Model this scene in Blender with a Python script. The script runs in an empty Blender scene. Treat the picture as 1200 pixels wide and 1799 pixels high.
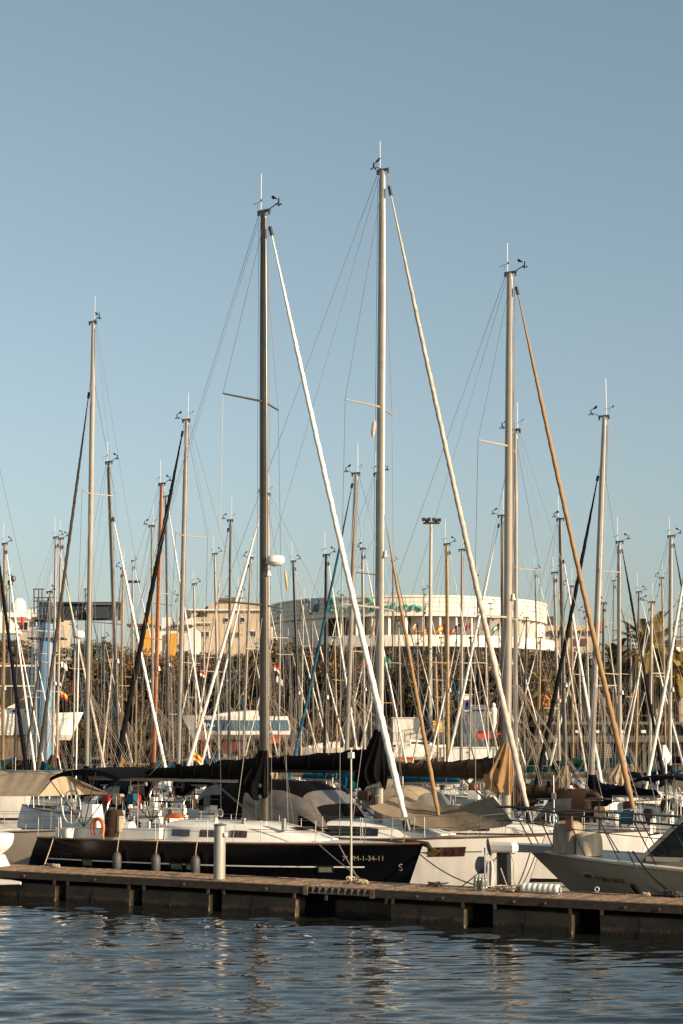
import bpy, math, random
import numpy as np
from mathutils import Vector, Matrix
random.seed(11)
R = math.radians
SC = bpy.context.scene
COL = SC.collection
# ---------------------------------------------------------------- camera
H = 4.2; F = 3000.0; TH = math.atan(400.5 / F); CT, ST = math.cos(TH), math.sin(TH)
cd = bpy.data.cameras.new('camera'); cam = bpy.data.objects.new('camera', cd); COL.objects.link(cam)
cd.sensor_fit = 'VERTICAL'; cd.sensor_height = 36; cd.lens = 36 * F / 1799; cd.clip_end = 6000
cam.location = (0, 0, H); cam.rotation_euler = (math.pi / 2 + TH, 0, 0); SC.camera = cam
# ---------------------------------------------------------------- light
AZ, EL = R(35), R(19)
SUN = Vector((math.cos(AZ) * math.cos(EL), -math.sin(AZ) * math.cos(EL), math.sin(EL)))
w = bpy.data.worlds.new('World'); SC.world = w; w.use_nodes = True
nt = w.node_tree; bg = nt.nodes['Background']
sky = nt.nodes.new('ShaderNodeTexSky'); sky.sky_type = 'NISHITA'; sky.sun_disc = False
sky.sun_elevation = EL; sky.sun_rotation = math.atan2(SUN.x, SUN.y)
sky.air_density = 1.0; sky.dust_density = 2.0; sky.ozone_density = 1.3; sky.altitude = 0
hs = nt.nodes.new('ShaderNodeHueSaturation'); hs.inputs['Saturation'].default_value = 0.70
tn = nt.nodes.new('ShaderNodeMix'); tn.data_type = 'RGBA'; tn.blend_type = 'MULTIPLY'; tn.inputs[0].default_value = 1; 
tcd = nt.nodes.new('ShaderNodeTexCoord'); spz = nt.nodes.new('ShaderNodeSeparateXYZ'); mr = nt.nodes.new('ShaderNodeMapRange'); mr.inputs['From Max'].default_value = 0.42
t2 = nt.nodes.new('ShaderNodeMix'); t2.data_type = 'RGBA'; t2.inputs[6].default_value = (0.99, 0.985, 0.975, 1); t2.inputs[7].default_value = (0.875, 1.035, 0.965, 1)
nt.links.new(tcd.outputs['Generated'], spz.inputs[0]); nt.links.new(spz.outputs['Z'], mr.inputs['Value']); nt.links.new(mr.outputs[0], t2.inputs[0]); nt.links.new(t2.outputs[2], tn.inputs[7])
nt.links.new(sky.outputs[0], hs.inputs['Color']); nt.links.new(hs.outputs[0], tn.inputs[6]); nt.links.new(tn.outputs[2], bg.inputs['Color'])
bg.inputs['Strength'].default_value = 0.083
sl = bpy.data.lights.new('sun', 'SUN'); sl.energy = 5.0; sl.angle = R(0.5); sl.color = (1.0, 0.78, 0.55)
so = bpy.data.objects.new('sun', sl); COL.objects.link(so)
so.rotation_euler = SUN.to_track_quat('Z', 'Y').to_euler()
SC.view_settings.view_transform = 'Standard'; SC.view_settings.look = 'None'
SC.view_settings.exposure = 0.85; SC.view_settings.gamma = 1.0
try: SC.view_settings.use_curve_mapping = False
except Exception: pass
# ---------------------------------------------------------------- projection helpers
D = Vector((0.8597, -0.5108, 0)); N = Vector((0.5108, 0.8597, 0))   # along the pontoon / away from it
def proj(p):
    dz = p[2] - H; dep = p[1] * CT + dz * ST
    return 600 + F * p[0] / dep, 899.5 - F * (-p[1] * ST + dz * CT) / dep, dep
def at(px, py, Y):
    u = (px - 600) / F; v = (899.5 - py) / F
    d = Vector((u, CT - v * ST, ST + v * CT)); k = Y / d.y
    return Vector((u * k, Y, H + d.z * k))
def onz(px, py, z):
    u = (px - 600) / F; v = (899.5 - py) / F
    d = Vector((u, CT - v * ST, ST + v * CT)); k = (z - H) / d.z
    return Vector((u * k, d.y * k, z))
def st(s, t, z=0.0): return Vector((D.x * s + N.x * t, 41 + D.y * s + N.y * t, z))
def solve_s(px, t, z=0.0):
    u = (px - 600) / F
    return (u * (CT * (41 + N.y * t) + ST * (z - H)) - N.x * t) / (D.x - u * CT * D.y)
def zat(py, p):            # height of pixel row py above ground point p
    return at(600, py, p[1]).z
# ---------------------------------------------------------------- materials
MATS = {}
def mat(name, col, rough=0.5, metal=0.0, var=0.0, vs=3.0, bump=0.0, bs=40.0, col2=None, coat=0.0, stretch=None, spec=0.5, trans=0.0, alpha=1.0, emit=None, ior=None):
    if name in MATS: return MATS[name]
    kk = 0.56 + 0.24 * max(0, min(1, (max(col) - 0.15) / 0.6))
    col = tuple(c * kk for c in col); col2 = tuple(c * kk for c in col2) if col2 else None
    if 'canvas' in name or 'sailcloth' in name: spec = 0.06
    m = bpy.data.materials.new(name); m.use_nodes = True; t = m.node_tree; b = t.nodes['Principled BSDF']
    b.inputs['Base Color'].default_value = (*col, 1); b.inputs['Roughness'].default_value = rough
    b.inputs['Metallic'].default_value = metal; b.inputs['Specular IOR Level'].default_value = spec
    b.inputs['Coat Weight'].default_value = coat; b.inputs['Coat Roughness'].default_value = 0.08
    b.inputs['Transmission Weight'].default_value = trans; b.inputs['Alpha'].default_value = alpha
    if ior: b.inputs['IOR'].default_value = ior
    if var or col2 or bump:
        g = t.nodes.new('ShaderNodeNewGeometry'); mp = t.nodes.new('ShaderNodeMapping')
        t.links.new(g.outputs['Position'], mp.inputs['Vector'])
        if stretch: mp.inputs['Scale'].default_value = stretch[:3]; mp.inputs['Rotation'].default_value = (0, 0, stretch[3] if len(stretch) > 3 else 0)
    if var or col2:
        n = t.nodes.new('ShaderNodeTexNoise'); n.inputs['Scale'].default_value = vs; n.inputs['Detail'].default_value = 6; n.inputs['Roughness'].default_value = 0.65
        t.links.new(mp.outputs[0], n.inputs['Vector'])
        r = t.nodes.new('ShaderNodeValToRGB'); r.color_ramp.elements[0].position = 0.32; r.color_ramp.elements[1].position = 0.68
        c2 = col2 if col2 else tuple(c * (1 - var) for c in col)
        c1 = col if col2 else tuple(min(1, c * (1 + var * 0.6)) for c in col)
        r.color_ramp.elements[0].color = (*c2, 1); r.color_ramp.elements[1].color = (*c1, 1)
        t.links.new(n.outputs['Fac'], r.inputs['Fac']); t.links.new(r.outputs[0], b.inputs['Base Color'])
    if bump:
        n2 = t.nodes.new('ShaderNodeTexNoise'); n2.inputs['Scale'].default_value = bs; n2.inputs['Detail'].default_value = 4
        t.links.new(mp.outputs[0], n2.inputs['Vector'])
        bp = t.nodes.new('ShaderNodeBump'); bp.inputs['Strength'].default_value = bump; bp.inputs['Distance'].default_value = 0.02
        t.links.new(n2.outputs['Fac'], bp.inputs['Height']); t.links.new(bp.outputs[0], b.inputs['Normal'])
    MATS[name] = m; return m
ALU = mat('anodised aluminium', (0.46, 0.41, 0.35), 0.36, 0.12, 0.2, 1.2)
ALUL = mat('pale painted mast', (0.50, 0.44, 0.36), 0.45, 0.1, 0.12, 1.5)
ALUD = mat('dull grey mast', (0.19, 0.165, 0.14), 0.36, 0.3, 0.2, 1.2)
BLKM = mat('black mast', (0.03, 0.028, 0.026), 0.4, 0.2, 0.2)
WOODM = mat('varnished wooden mast', (0.42, 0.13, 0.03), 0.3, 0, 0.3, 4, coat=0.4)
OCHM = mat('ochre varnished mast', (0.46, 0.27, 0.09), 0.35, 0, 0.3, 4, coat=0.3)
STEEL = mat('stainless steel', (0.50, 0.49, 0.47), 0.28, 0.85, 0.1)
WIRE = mat('rigging wire', (0.20, 0.18, 0.165), 0.5, 0.4)
ROPE = mat('pale rope', (0.50, 0.41, 0.31), 0.9, 0, 0.25, 30)
ROPED = mat('dark rope', (0.05, 0.045, 0.045), 0.9, 0, 0.3, 30)
BLK = mat('black plastic', (0.015, 0.014, 0.013), 0.45)
WHT = mat('white gelcoat', (0.88, 0.84, 0.77), 0.22, 0, 0.13, 1.6, coat=0.25, stretch=(1.5, 1.5, 0.2))
CRM = mat('cream gelcoat', (0.66, 0.60, 0.51), 0.3, 0, 0.16, 1.6, coat=0.2, stretch=(1.5, 1.5, 0.2))
TDK = mat('weathered teak deck', (0.30, 0.20, 0.12), 0.7, 0, 0.3, 3); GDK = mat('grey deck paint', (0.34, 0.31, 0.27), 0.7, 0, 0.2, 2); ALUX = mat('dark anodised mast', (0.15, 0.125, 0.10), 0.3, 0.5, 0.3, 1.0)
GRY = mat('grey gelcoat', (0.36, 0.34, 0.31), 0.35, 0, 0.1, 0.8)
NAVY = mat('navy gelcoat', (0.004, 0.0045, 0.007), 0.2, 0, 0.3, 1.0, coat=0.1, spec=0.3)
BLUEH = mat('blue hull paint', (0.05, 0.17, 0.27), 0.35, 0, 0.15, 1)
GREENH = mat('dark green hull paint', (0.02, 0.07, 0.05), 0.3, 0, 0.15, 1)
REDH = mat('oxblood antifouling', (0.16, 0.03, 0.02), 0.7, 0, 0.3, 2)
DECK = mat('non slip deck', (0.70, 0.67, 0.61), 0.6, 0, 0.08, 2, bump=0.15, bs=60)
TEAK = mat('teak trim', (0.20, 0.10, 0.05), 0.6, 0, 0.3, 8)
GLASS = mat('smoked window', (0.012, 0.011, 0.010), 0.08, 0, coat=0.3)
CURT = mat('brown curtained window', (0.10, 0.05, 0.035), 0.12, 0, 0.7, 9, coat=0.5, stretch=(1, 1, 0.05))
VINYL = mat('clear vinyl window', (0.17, 0.155, 0.135), 0.18, 0, 0.35, 2, coat=0.3)
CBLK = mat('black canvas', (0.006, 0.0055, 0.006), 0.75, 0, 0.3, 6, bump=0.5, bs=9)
CNAVY = mat('navy canvas', (0.008, 0.009, 0.018), 0.8, 0, 0.3, 6, bump=0.5, bs=9)
CTAN = mat('tan canvas', (0.46, 0.27, 0.12), 0.85, 0, 0.18, 4, bump=0.5, bs=7)
CBEI = mat('beige canvas', (0.46, 0.36, 0.25), 0.85, 0, 0.15, 3, bump=0.5, bs=7)
CBRN = mat('brown canvas', (0.075, 0.048, 0.032), 0.85, 0, 0.2, 4, bump=0.5, bs=9)
CTEAL = mat('teal canvas', (0.012, 0.11, 0.17), 0.8, 0, 0.3, 5, bump=0.5, bs=9)
CBLU = mat('blue canvas', (0.03, 0.12, 0.20), 0.8, 0, 0.25, 5, bump=0.4, bs=9)
CGRN = mat('green canvas', (0.01, 0.07, 0.045), 0.8, 0, 0.25, 5, bump=0.4, bs=9)
CGRY = mat('grey brown canvas', (0.32, 0.245, 0.165), 0.85, 0, 0.15, 3, bump=0.5, bs=7)
CRED = mat('red canvas', (0.40, 0.035, 0.02), 0.8, 0, 0.2, 5)
SAILW = mat('white sailcloth', (0.80, 0.76, 0.70), 0.7, 0, 0.1, 5, bump=0.3, bs=12)
SAILC = mat('aged sailcloth', (0.58, 0.50, 0.42), 0.75, 0, 0.3, 5, bump=0.3, bs=12)
SAILT = mat('tan sailcloth', (0.40, 0.25, 0.13), 0.75, 0, 0.15, 5, bump=0.3, bs=12)
SAILB = mat('dark brown sailcloth', (0.10, 0.075, 0.06), 0.75, 0, 0.2, 5)
SAILK = mat('black sailcloth', (0.014, 0.013, 0.014), 0.75, 0, 0.2, 5)
ORNG = mat('orange plastic', (0.55, 0.11, 0.015), 0.5, 0, 0.2, 6)
YELL = mat('yellow plastic', (0.75, 0.50, 0.05), 0.5, 0, 0.15, 6)
REDP = mat('red cloth', (0.55, 0.04, 0.02), 0.7, 0, 0.2, 6)
FEND = mat('grey fender', (0.085, 0.078, 0.075), 0.6, 0, 0.2, 6)
WPLA = mat('white plastic', (0.78, 0.75, 0.70), 0.4, 0, 0.06, 4)
# ---------------------------------------------------------------- mesh building
class MB:
    def __init__(s): s.v = []; s.f = []; s.m = []
    def add(s, vs, fs, mi=0):
        o = len(s.v); s.v += [tuple(p) for p in vs]
        for f in fs: s.f.append(tuple(i + o for i in f)); s.m.append(mi)
        return s
    def box(s, c, d, M=None, mi=0):
        x, y, z = d[0] / 2, d[1] / 2, d[2] / 2
        vs = [Vector((a * x, b * y, e * z)) for e in (-1, 1) for b in (-1, 1) for a in (-1, 1)]
        if M is not None: vs = [M @ p for p in vs]
        c = Vector(c)
        return s.add([c + p for p in vs], [(0, 2, 3, 1), (4, 5, 7, 6), (0, 1, 5, 4), (2, 6, 7, 3), (0, 4, 6, 2), (1, 3, 7, 5)], mi)
    def bar(s, p0, p1, a, b, mi=0, up=Vector((0, 0, 1))):
        p0 = Vector(p0); p1 = Vector(p1); x = (p1 - p0); L = x.length; x.normalize()
        if abs(x.dot(up)) > 0.98: up = Vector((1, 0, 0))
        y = up.cross(x).normalized(); z = x.cross(y)
        M = Matrix((x, y, z)).transposed()
        return s.box((p0 + p1) / 2, (L, a, b), M, mi)
    def loft(s, rings, closed=True, cap=True, mi=0):
        n = len(rings[0]); vs = [p for r in rings for p in r]; fs = []
        for i in range(len(rings) - 1):
            for j in range(n if closed else n - 1):
                k = (j + 1) % n
                fs.append((i * n + j, i * n + k, (i + 1) * n + k, (i + 1) * n + j))
        if cap and closed:
            fs.append(tuple(reversed(range(n)))); fs.append(tuple((len(rings) - 1) * n + j for j in range(n)))
        return s.add(vs, fs, mi)
    def tube(s, path, rad, n=8, cap=True, mi=0, flat=1.0, twist=None):
        P = [Vector(p) for p in path]; rings = []; ref = None
        for i, p in enumerate(P):
            t = (P[min(i + 1, len(P) - 1)] - P[max(i - 1, 0)]).normalized()
            if ref is None: ref = Vector((0, 0, 1)) if abs(t.z) < 0.9 else Vector((1, 0, 0))
            x = (ref - t * ref.dot(t)).normalized(); ref = x; y = t.cross(x)
            r = rad[i] if hasattr(rad, '__len__') else rad
            ring = []
            for j in range(n):
                a = 2 * math.pi * j / n; rr = r * (twist(a, i) if twist else 1)
                ring.append(p + x * (rr * math.cos(a)) + y * (rr * flat * math.sin(a)))
            rings.append(ring)
        return s.loft(rings, True, cap, mi)
    def lathe(s, c, prof, n=12, mi=0):
        c = Vector(c)
        rings = [[c + Vector((r * math.cos(2 * math.pi * j / n), r * math.sin(2 * math.pi * j / n), z)) for j in range(n)] for r, z in prof]
        return s.loft(rings, True, True, mi)
    def mesh(s, name, mats, smooth=True, ang=35):
        me = bpy.data.meshes.new(name); me.from_pydata(s.v, [], s.f)
        for m in (mats if isinstance(mats, (list, tuple)) else [mats]): me.materials.append(m)
        if any(s.m): me.polygons.foreach_set('material_index', s.m)
        if smooth:
            me.polygons.foreach_set('use_smooth', [True] * len(me.polygons)); me.set_sharp_from_angle(angle=R(ang))
        me.update(); return me
    def build(s, name, mats, parent=None, smooth=True, ang=35):
        return link(name, s.mesh(name, mats, smooth, ang), parent)
def link(name, me, parent=None, M=None):
    o = bpy.data.objects.new(name, me); COL.objects.link(o)
    if parent is not None: o.parent = parent
    if M is not None: o.matrix_local = M
    return o
def tag(o, label, cat, group=None, kind=None):
    o['label'] = label; o['category'] = cat
    if group: o['group'] = group
    if kind: o['kind'] = kind
    return o
def thing(name, label, cat, loc=(0, 0, 0), rz=0.0, group=None):
    o = bpy.data.objects.new(name, None); COL.objects.link(o); o.empty_display_size = 0.2
    o.location = loc; o.rotation_euler = (0, 0, rz); return tag(o, label, cat, group)
def struct(o): o['kind'] = 'structure'; return o
_cyl = {}
def cyl(m, n=6, taper=1.0):
    k = (m.name, n, taper)
    if k not in _cyl:
        b = MB(); b.loft([[(math.cos(2 * math.pi * j / n) * q, math.sin(2 * math.pi * j / n) * q, z) for j in range(n)] for z, q in ((0, 1), (1, taper))])
        _cyl[k] = b.mesh('rod', m, True, 50)
    return _cyl[k]
def rodM(p0, p1, r, r2=None):
    p0 = Vector(p0); p1 = Vector(p1); d = p1 - p0
    q = d.to_track_quat('Z', 'Y').to_matrix().to_4x4()
    return Matrix.Translation(p0) @ q @ Matrix.Diagonal((r, r2 or r, d.length, 1))
def rod(name, parent, p0, p1, r, m, n=6, taper=1.0):
    return link(name, cyl(m, n, taper), parent, rodM(p0, p1, r))
_bx = {}
def boxo(name, parent, c, d, m, M=None):
    if m.name not in _bx: b = MB(); b.box((0, 0, 0), (1, 1, 1)); _bx[m.name] = b.mesh('block', m, False)
    T = Matrix.Translation(Vector(c)) @ (M.to_4x4() if M is not None else Matrix()) @ Matrix.Diagonal((d[0], d[1], d[2], 1))
    return link(name, _bx[m.name], parent, T)
def sagline(p0, p1, sag, k=8):
    p0 = Vector(p0); p1 = Vector(p1)
    return [p0.lerp(p1, i / k) - Vector((0, 0, sag * 4 * (i / k) * (1 - i / k))) for i in range(k + 1)]
def smooth01(x): x = max(0, min(1, x)); return x * x * (3 - 2 * x)
def text_obj(name, body, size, m, parent, M, extrude=0.004, shear=0.0):
    c = bpy.data.curves.new(name, 'FONT'); c.body = body; c.size = size; c.extrude = extrude; c.shear = shear; c.align_x = 'CENTER'; c.align_y = 'CENTER'
    t = bpy.data.objects.new('tmp', c); COL.objects.link(t); bpy.context.view_layer.update()
    me = bpy.data.meshes.new_from_object(t.evaluated_get(bpy.context.evaluated_depsgraph_get()))
    bpy.data.objects.remove(t); me.materials.clear(); me.materials.append(m)
    return link(name, me, parent, M)
# ---------------------------------------------------------------- boat shapes
def hull_fn(L, B, fs, fb, flare=0.5, rb=0.6, rs=0.35, full=0.86, dip=0.06):
    def hb(u):
        if u < 0.42: return B / 2 * (full + (1 - full) * math.sin(u / 0.42 * math.pi / 2))
        q = (u - 0.42) / 0.58; return B / 2 * max(0.012, 1 - q ** 2.3)
    def sz(u): return fs + (fb - fs) * u ** 1.6 - dip * math.sin(math.pi * u)
    def P(u, z, side=1):
        s = sz(u); k = z / s; y = hb(u)
        if z >= 0: y *= 1 - (0.07 + flare * u ** 3) * (1 - k) ** 1.2
        else: y *= (1 - (0.07 + flare * u ** 3)) * max(0.1, 1 + z * 1.5)
        x = -L / 2 + u * L - rb * (1 - k) * smooth01((u - 0.55) / 0.45) + rs * max(0, k) ** 1.6 * (1 - smooth01(u / 0.14))
        return Vector((x, side * y, z))
    return hb, sz, P
def hull_mesh(fn, m, mu, nst=22, zb=0.13):
    hb, sz, P = fn; b = MB(); rings = []
    for i in range(nst + 1):
        u = i / nst; u = u if u < 0.9 else u; s = sz(u)
        zs = [s, s * 0.8, s * 0.6, s * 0.4, s * 0.2, zb, 0.0, -0.2, -0.4]
        rings.append([P(u, z, 1) for z in zs] + [P(u, z, -1) for z in reversed(zs)])
    b.loft(rings, False, False)
    n = len(rings[0]); b.m = []
    for i in range(nst):
        for j in range(n - 1): b.m.append(1 if 5 <= j < n - 6 else 0)
    b.add(rings[0], [tuple(range(n))], 0)
    return b.mesh('hull', [m, mu], True, 40)
def deck_mesh(fn, m, nst=22, drop=0.015, camber=0.07):
    hb, sz, P = fn; rings = []
    for i in range(nst + 1):
        u = i / nst; e = P(u, sz(u) - drop, 1); y = e.y
        rings.append([Vector((e.x, y * k, e.z + camber * (1 - k * k) * min(1, y))) for k in (1, 0.6, 0.2, -0.2, -0.6, -1)])
    b = MB(); b.loft(rings, False, False); return b.mesh('deck', m, True, 60)
def roof_rings(x0, x1, wf, hf, zf, n=14, crown=1.10):
    rs = []
    for i in range(n + 1):
        x = x0 + (x1 - x0) * i / n; wv = wf(i / n); h = hf(i / n); z = zf(x)
        rs.append([Vector((x, y * wv, z + k * h)) for y, k in ((1, -0.15), (0.985, 0.1), (0.93, 0.75), (0.84, 0.93), (0.6, 1.02), (0, crown), (-0.6, 1.02), (-0.84, 0.93), (-0.93, 0.75), (-0.985, 0.1), (-1, -0.15))])
    return rs
WV = MB(); WV.bar((-0.22, 0, 0), (0.22, 0, 0), 0.012, 0.012); WV.bar((0, 0, -0.18), (0, 0, 0), 0.012, 0.012)
WV.box((-0.2, 0, 0.03), (0.09, 0.008, 0.07)); WV.box((0.22, 0, 0), (0.05, 0.02, 0.02)); WVME = WV.mesh('wind_vane', BLK, False)
AN = MB(); AN.bar((0, 0, 0), (0.42, 0, 0.2), 0.022, 0.022); AN.bar((0.42, 0, 0.14), (0.42, 0, 0.32), 0.03, 0.03)
AN.add([(0.38, 0, 0.3), (0.22, 0, 0.44), (0.16, 0, 0.41), (0.2, 0, 0.33), (0.38, 0.015, 0.3), (0.22, 0.015, 0.44), (0.16, 0.015, 0.41), (0.2, 0.015, 0.33)], [(0, 1, 2, 3), (7, 6, 5, 4), (0, 4, 5, 1), (1, 5, 6, 2), (2, 6, 7, 3), (3, 7, 4, 0)])
for a in (0, 2.1, 4.2): AN.box((0.42 + 0.07 * math.cos(a), 0.07 * math.sin(a), 0.13), (0.045, 0.045, 0.04))
ANME = AN.mesh('anemometer', BLK, False)
HD = MB(); HD.box((0.02, 0, 0.02), (0.42, 0.08, 0.07)); HD.box((-0.16, 0, -0.05), (0.07, 0.06, 0.1)); HD.box((0.2, 0, -0.05), (0.05, 0.06, 0.12)); HDME = HD.mesh('masthead_fitting', ALUD, False)
_fur = {}
def furl(name, parent, p0, p1, r, m, fine, sag=0.0):
    """a rolled headsail: tapering cylinder with the spiral edge of the cloth standing proud"""
    n = 14 if fine else 6; K = 230 if fine else 14
    P = sagline(p0, p1, sag, K); rad = []
    for i in range(K + 1):
        q = i / K; rad.append(r * (0.35 + 0.65 * min(1, q * 5)) * (0.62 + 0.42 * q) * (1 if q < 0.97 else 0.8) * (1 + 0.02 * math.sin(q * 23) + 0.015 * math.sin(q * 61)))
    L = (Vector(p1) - Vector(p0)).length
    tw = (lambda a, i: 0.92 + 0.23 * (((a - i * L / K * 12.0) / (2 * math.pi)) % 1.0) + 0.03 * math.sin(i * 0.37 + a)) if fine else None
    b = MB(); b.tube(P, rad, n, twist=tw); return b.build(name, m, parent, True, 40)
def split_tent(rings, par, name, canvas, win, inset=0.0):
    n = len(rings[0]); cm = MB(); wm = MB(); vs = [p for r in rings for p in r]; fc = []; fw = []
    for i in range(len(rings) - 1):
        for j in range(n - 1):
            f = (i * n + j, i * n + j + 1, (i + 1) * n + j + 1, (i + 1) * n + j)
            (fw if any(a <= j < b for a, b in win.get(i, ())) else fc).append(f)
    cm.add(vs, fc); o = cm.build(name, canvas, par, True, 70)
    seen = []
    comps = {}
    def key(f): return f
    # separate panes: flood fill
    left = set(fw)
    while left:
        st_ = [left.pop()]; comp = list(st_)
        while st_:
            f = st_.pop(); fs = set(f)
            for g in list(left):
                if len(fs & set(g)) == 2: left.remove(g); st_.append(g); comp.append(g)
        wm = MB(); wm.add(vs, comp); wm.build(name + '_window', VINYL, o, True, 70)
    return o
OCC = []
def place_t(px, t0, dirn, J, L, B):
    for k in range(400):
        t = t0 + (k // 2 + 1) * 0.35 * (1 if k % 2 else -1) if k else t0
        if t < 4.3: continue
        s = solve_s(px, t, 1.5); a = s + dirn * (J + 0.4); b = a - dirn * L
        lo, hi = min(a, b) - 0.3, max(a, b) + 0.3; ok = True
        for (l, h, q, w2) in OCC:
            if lo < h and hi > l and abs(q - t) < (B + w2) / 2 + 0.2: ok = False; break
        if ok: OCC.append((lo, hi, t, B)); return t
    return t0
ALLB = []
def sailboat(label, top, bot, t, dirn, foot=None, slope=0.22, L=None, hull=None, mastm=None, mw=0.115, jib=None, jr=0.085, jstart=0.93,
             spr=(), cover=None, boom=ALU, detail=1, dodger=None, bimini=None, fb=None, fix=False, radar=None, cabwin=True, anten=True,
             group='sailing yachts moored in rows behind the pontoon', boomlen=None, boomz=None, stripe=None, coverup=0.95, coverlen=0.97, frontm=None, rs=0.35, deckm=None, sag=0.12, wl=0.08, kw_fst=None, dip=0.06, sprl=1.45, inner=None, lines=2):
    hull = hull or WHT; mastm = mastm or ALU
    # provisional height decides forestay base and length
    s = solve_s(bot, t, 1.5); p = st(s, t); hgt = zat(top[1], p)
    def footJ(t):
        if foot is None: return slope * (zat(top[1], st(solve_s(bot, t, 1.5), t)) - 1.5) / 0.86
        return abs(solve_s(foot, t, 1.7) - solve_s(bot, t, 1.5))
    J = footJ(t); LL = L or max(7.0, J / 0.35); B = LL * 0.24 + 0.85
    if not fix: t = place_t(bot, t, dirn, J, LL, B)
    else: s = solve_s(bot, t, 1.5); a = s + dirn * (J + 0.4); OCC.append((min(a, a - dirn * LL) - 0.3, max(a, a - dirn * LL) + 0.3, t, B))
    J = footJ(t); s = solve_s(bot, t, 1.5); base = st(s, t); h = D * dirn
    a = 0.0; z = 12.0
    for _ in range(25):
        q = base + h * a; q.z = z; px, py, dep = proj(q)
        a += (top[0] - px) * dep / F / (h.x); z += (py - top[1]) * dep / F
    Jb = J + 0.38; xm = LL / 2 - Jb
    c = base - h * xm
    root = thing('sailing_yacht', label, 'sailboat', c, math.atan2(h.y, h.x), group); ALLB.append(root)
    fbw = fb or (0.95 + LL * 0.045); fst = kw_fst or fbw * 0.84
    fn = hull_fn(LL, B, fst, fbw, dip=dip, rs=rs); hb, sz, P = fn
    nst = 22 if detail else 12
    link('hull', hull_mesh(fn, hull, REDH if hull in (CRM, GREENH) else BLK, nst, 0.06), root)
    link('deck', deck_mesh(fn, deckm or (DECK, TDK, GDK, DECK, TDK)[len(ALLB) % 5 if detail < 2 else 0], nst), root)
    U = lambda x: (x + LL / 2) / LL
    if detail:
        tr = MB()
        for sd in (1, -1): tr.tube([P(i / 20, sz(i / 20), sd) + Vector((0, 0, 0.02)) for i in range(21)], 0.03, 4)
        tr.build('toe_rail', TEAK if detail > 1 else ALUD, root)
        if stripe:
            sp = MB()
            for sd in (1, -1):
                for (u0, u1) in ((0.07, 0.9),):
                    rr = []
                    for i in range(17):
                        u = u0 + (u1 - u0) * i / 16; zz = sz(u) * 0.60
                        rr.append([P(u, zz, sd) + Vector((0, sd * 0.006, 0)), P(u, zz + 0.035, sd) + Vector((0, sd * 0.006, 0))])
                    sp.loft(rr, False, False)
            sp.build('hull_stripe', stripe, root)
    # coachroof
    x0, x1 = -LL * 0.12, xm + Jb * 0.42; ch = 0.42 if detail < 2 else 0.5
    wf = lambda q: (B * 0.33) * (1 - 0.55 * q ** 2.2) * (0.9 + 0.1 * min(1, q * 6))
    hf = lambda q: ch * (0.98 if q < 0.5 else 0.98 - 0.86 * ((q - 0.5) / 0.5) ** 1.6)
    zf = lambda x: sz(U(x)) + 0.02
    cb = MB(); cb.loft(roof_rings(x0, x1, wf, hf, zf), True, True); cab = cb.build('coachroof', WHT if hull in (WHT, NAVY) else CRM, root, True, 38)
    if cabwin:
        for sd in (1, -1):
            for k, (qa, qb) in enumerate(((0.06, 0.2), (0.27, 0.4), (0.47, 0.58)) if detail else ((0.1, 0.5),)):
                rr = []
                for i in range(4):
                    q = qa + (qb - qa) * i / 3; x = x0 + (x1 - x0) * q; wv = wf(q); hh = hf(q)
                    rr.append([Vector((x, sd * (wv * 0.972 + 0.012), zf(x) + 0.24 * hh)), Vector((x, sd * (wv * 0.945 + 0.012), zf(x) + 0.62 * hh))])
                m_ = MB(); m_.loft(rr, False, False); m_.build('window', GLASS if detail < 2 else CURT, cab)
    if detail:
        hx = xm + Jb * 0.25; boxo('hatch', root, (hx, 0, zf(hx) + hf((hx - x0) / (x1 - x0)) * 1.1 + 0.03), (0.5, 0.5, 0.05), GLASS)
        # cockpit coaming
        for sd in (1, -1):
            m_ = MB(); m_.bar((-LL * 0.43, sd * B * 0.3, sz(0.07) + 0.14), (x0 - 0.05, sd * B * 0.3, sz(U(x0)) + 0.2), 0.22, 0.3); m_.build('coaming', WHT, root)
    # mast
    mz0 = sz(U(xm)) + ch * 0.8; mt = Vector((xm + a, 0, z)); mb0 = Vector((xm, 0, mz0))
    K = 6; rings = []; nn = 12 if detail else 8
    for i in range(K + 1):
        q = i / K; c_ = mb0.lerp(mt, q); f_ = 1 if q < 0.8 else 1 - 0.28 * (q - 0.8) / 0.2
        rings.append([c_ + Vector((mw * f_ * math.cos(2 * math.pi * j / nn), mw * 0.62 * f_ * math.sin(2 * math.pi * j / nn), 0)) for j in range(nn)])
    m_ = MB(); m_.loft(rings); mast = m_.build('mast', mastm, root)
    mp = lambda zz: mb0.lerp(mt, (zz - mz0) / (z - mz0))
    link('masthead_fitting', HDME, mast, Matrix.Translation(mt) @ Matrix.Diagonal((1, 1, 1, 1)))
    if detail:
        rod('sail_track', mast, mb0 + Vector((-mw - 0.005, 0, 0.3)), mt + Vector((-mw * 0.72 - 0.005, 0, -0.3)), 0.014, BLK, 4)
        lq = mp(mz0 + (z - mz0) * 0.40) + Vector((mw + 0.05, 0, 0)); m_ = MB(); m_.lathe(lq, [(0.02, -0.1), (0.075, -0.09), (0.05, 0.03), (0.05, 0.1), (0.02, 0.11)], 8); m_.build('deck_light', WPLA, mast)
        for zq in (0.8, 1.1): rod('halyard_winch', mast, mp(mz0 + zq) + Vector((0, -mw * 0.5, 0)), mp(mz0 + zq) + Vector((0, -mw * 0.5 - 0.12, 0)), 0.055, STEEL, 8)
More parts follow.
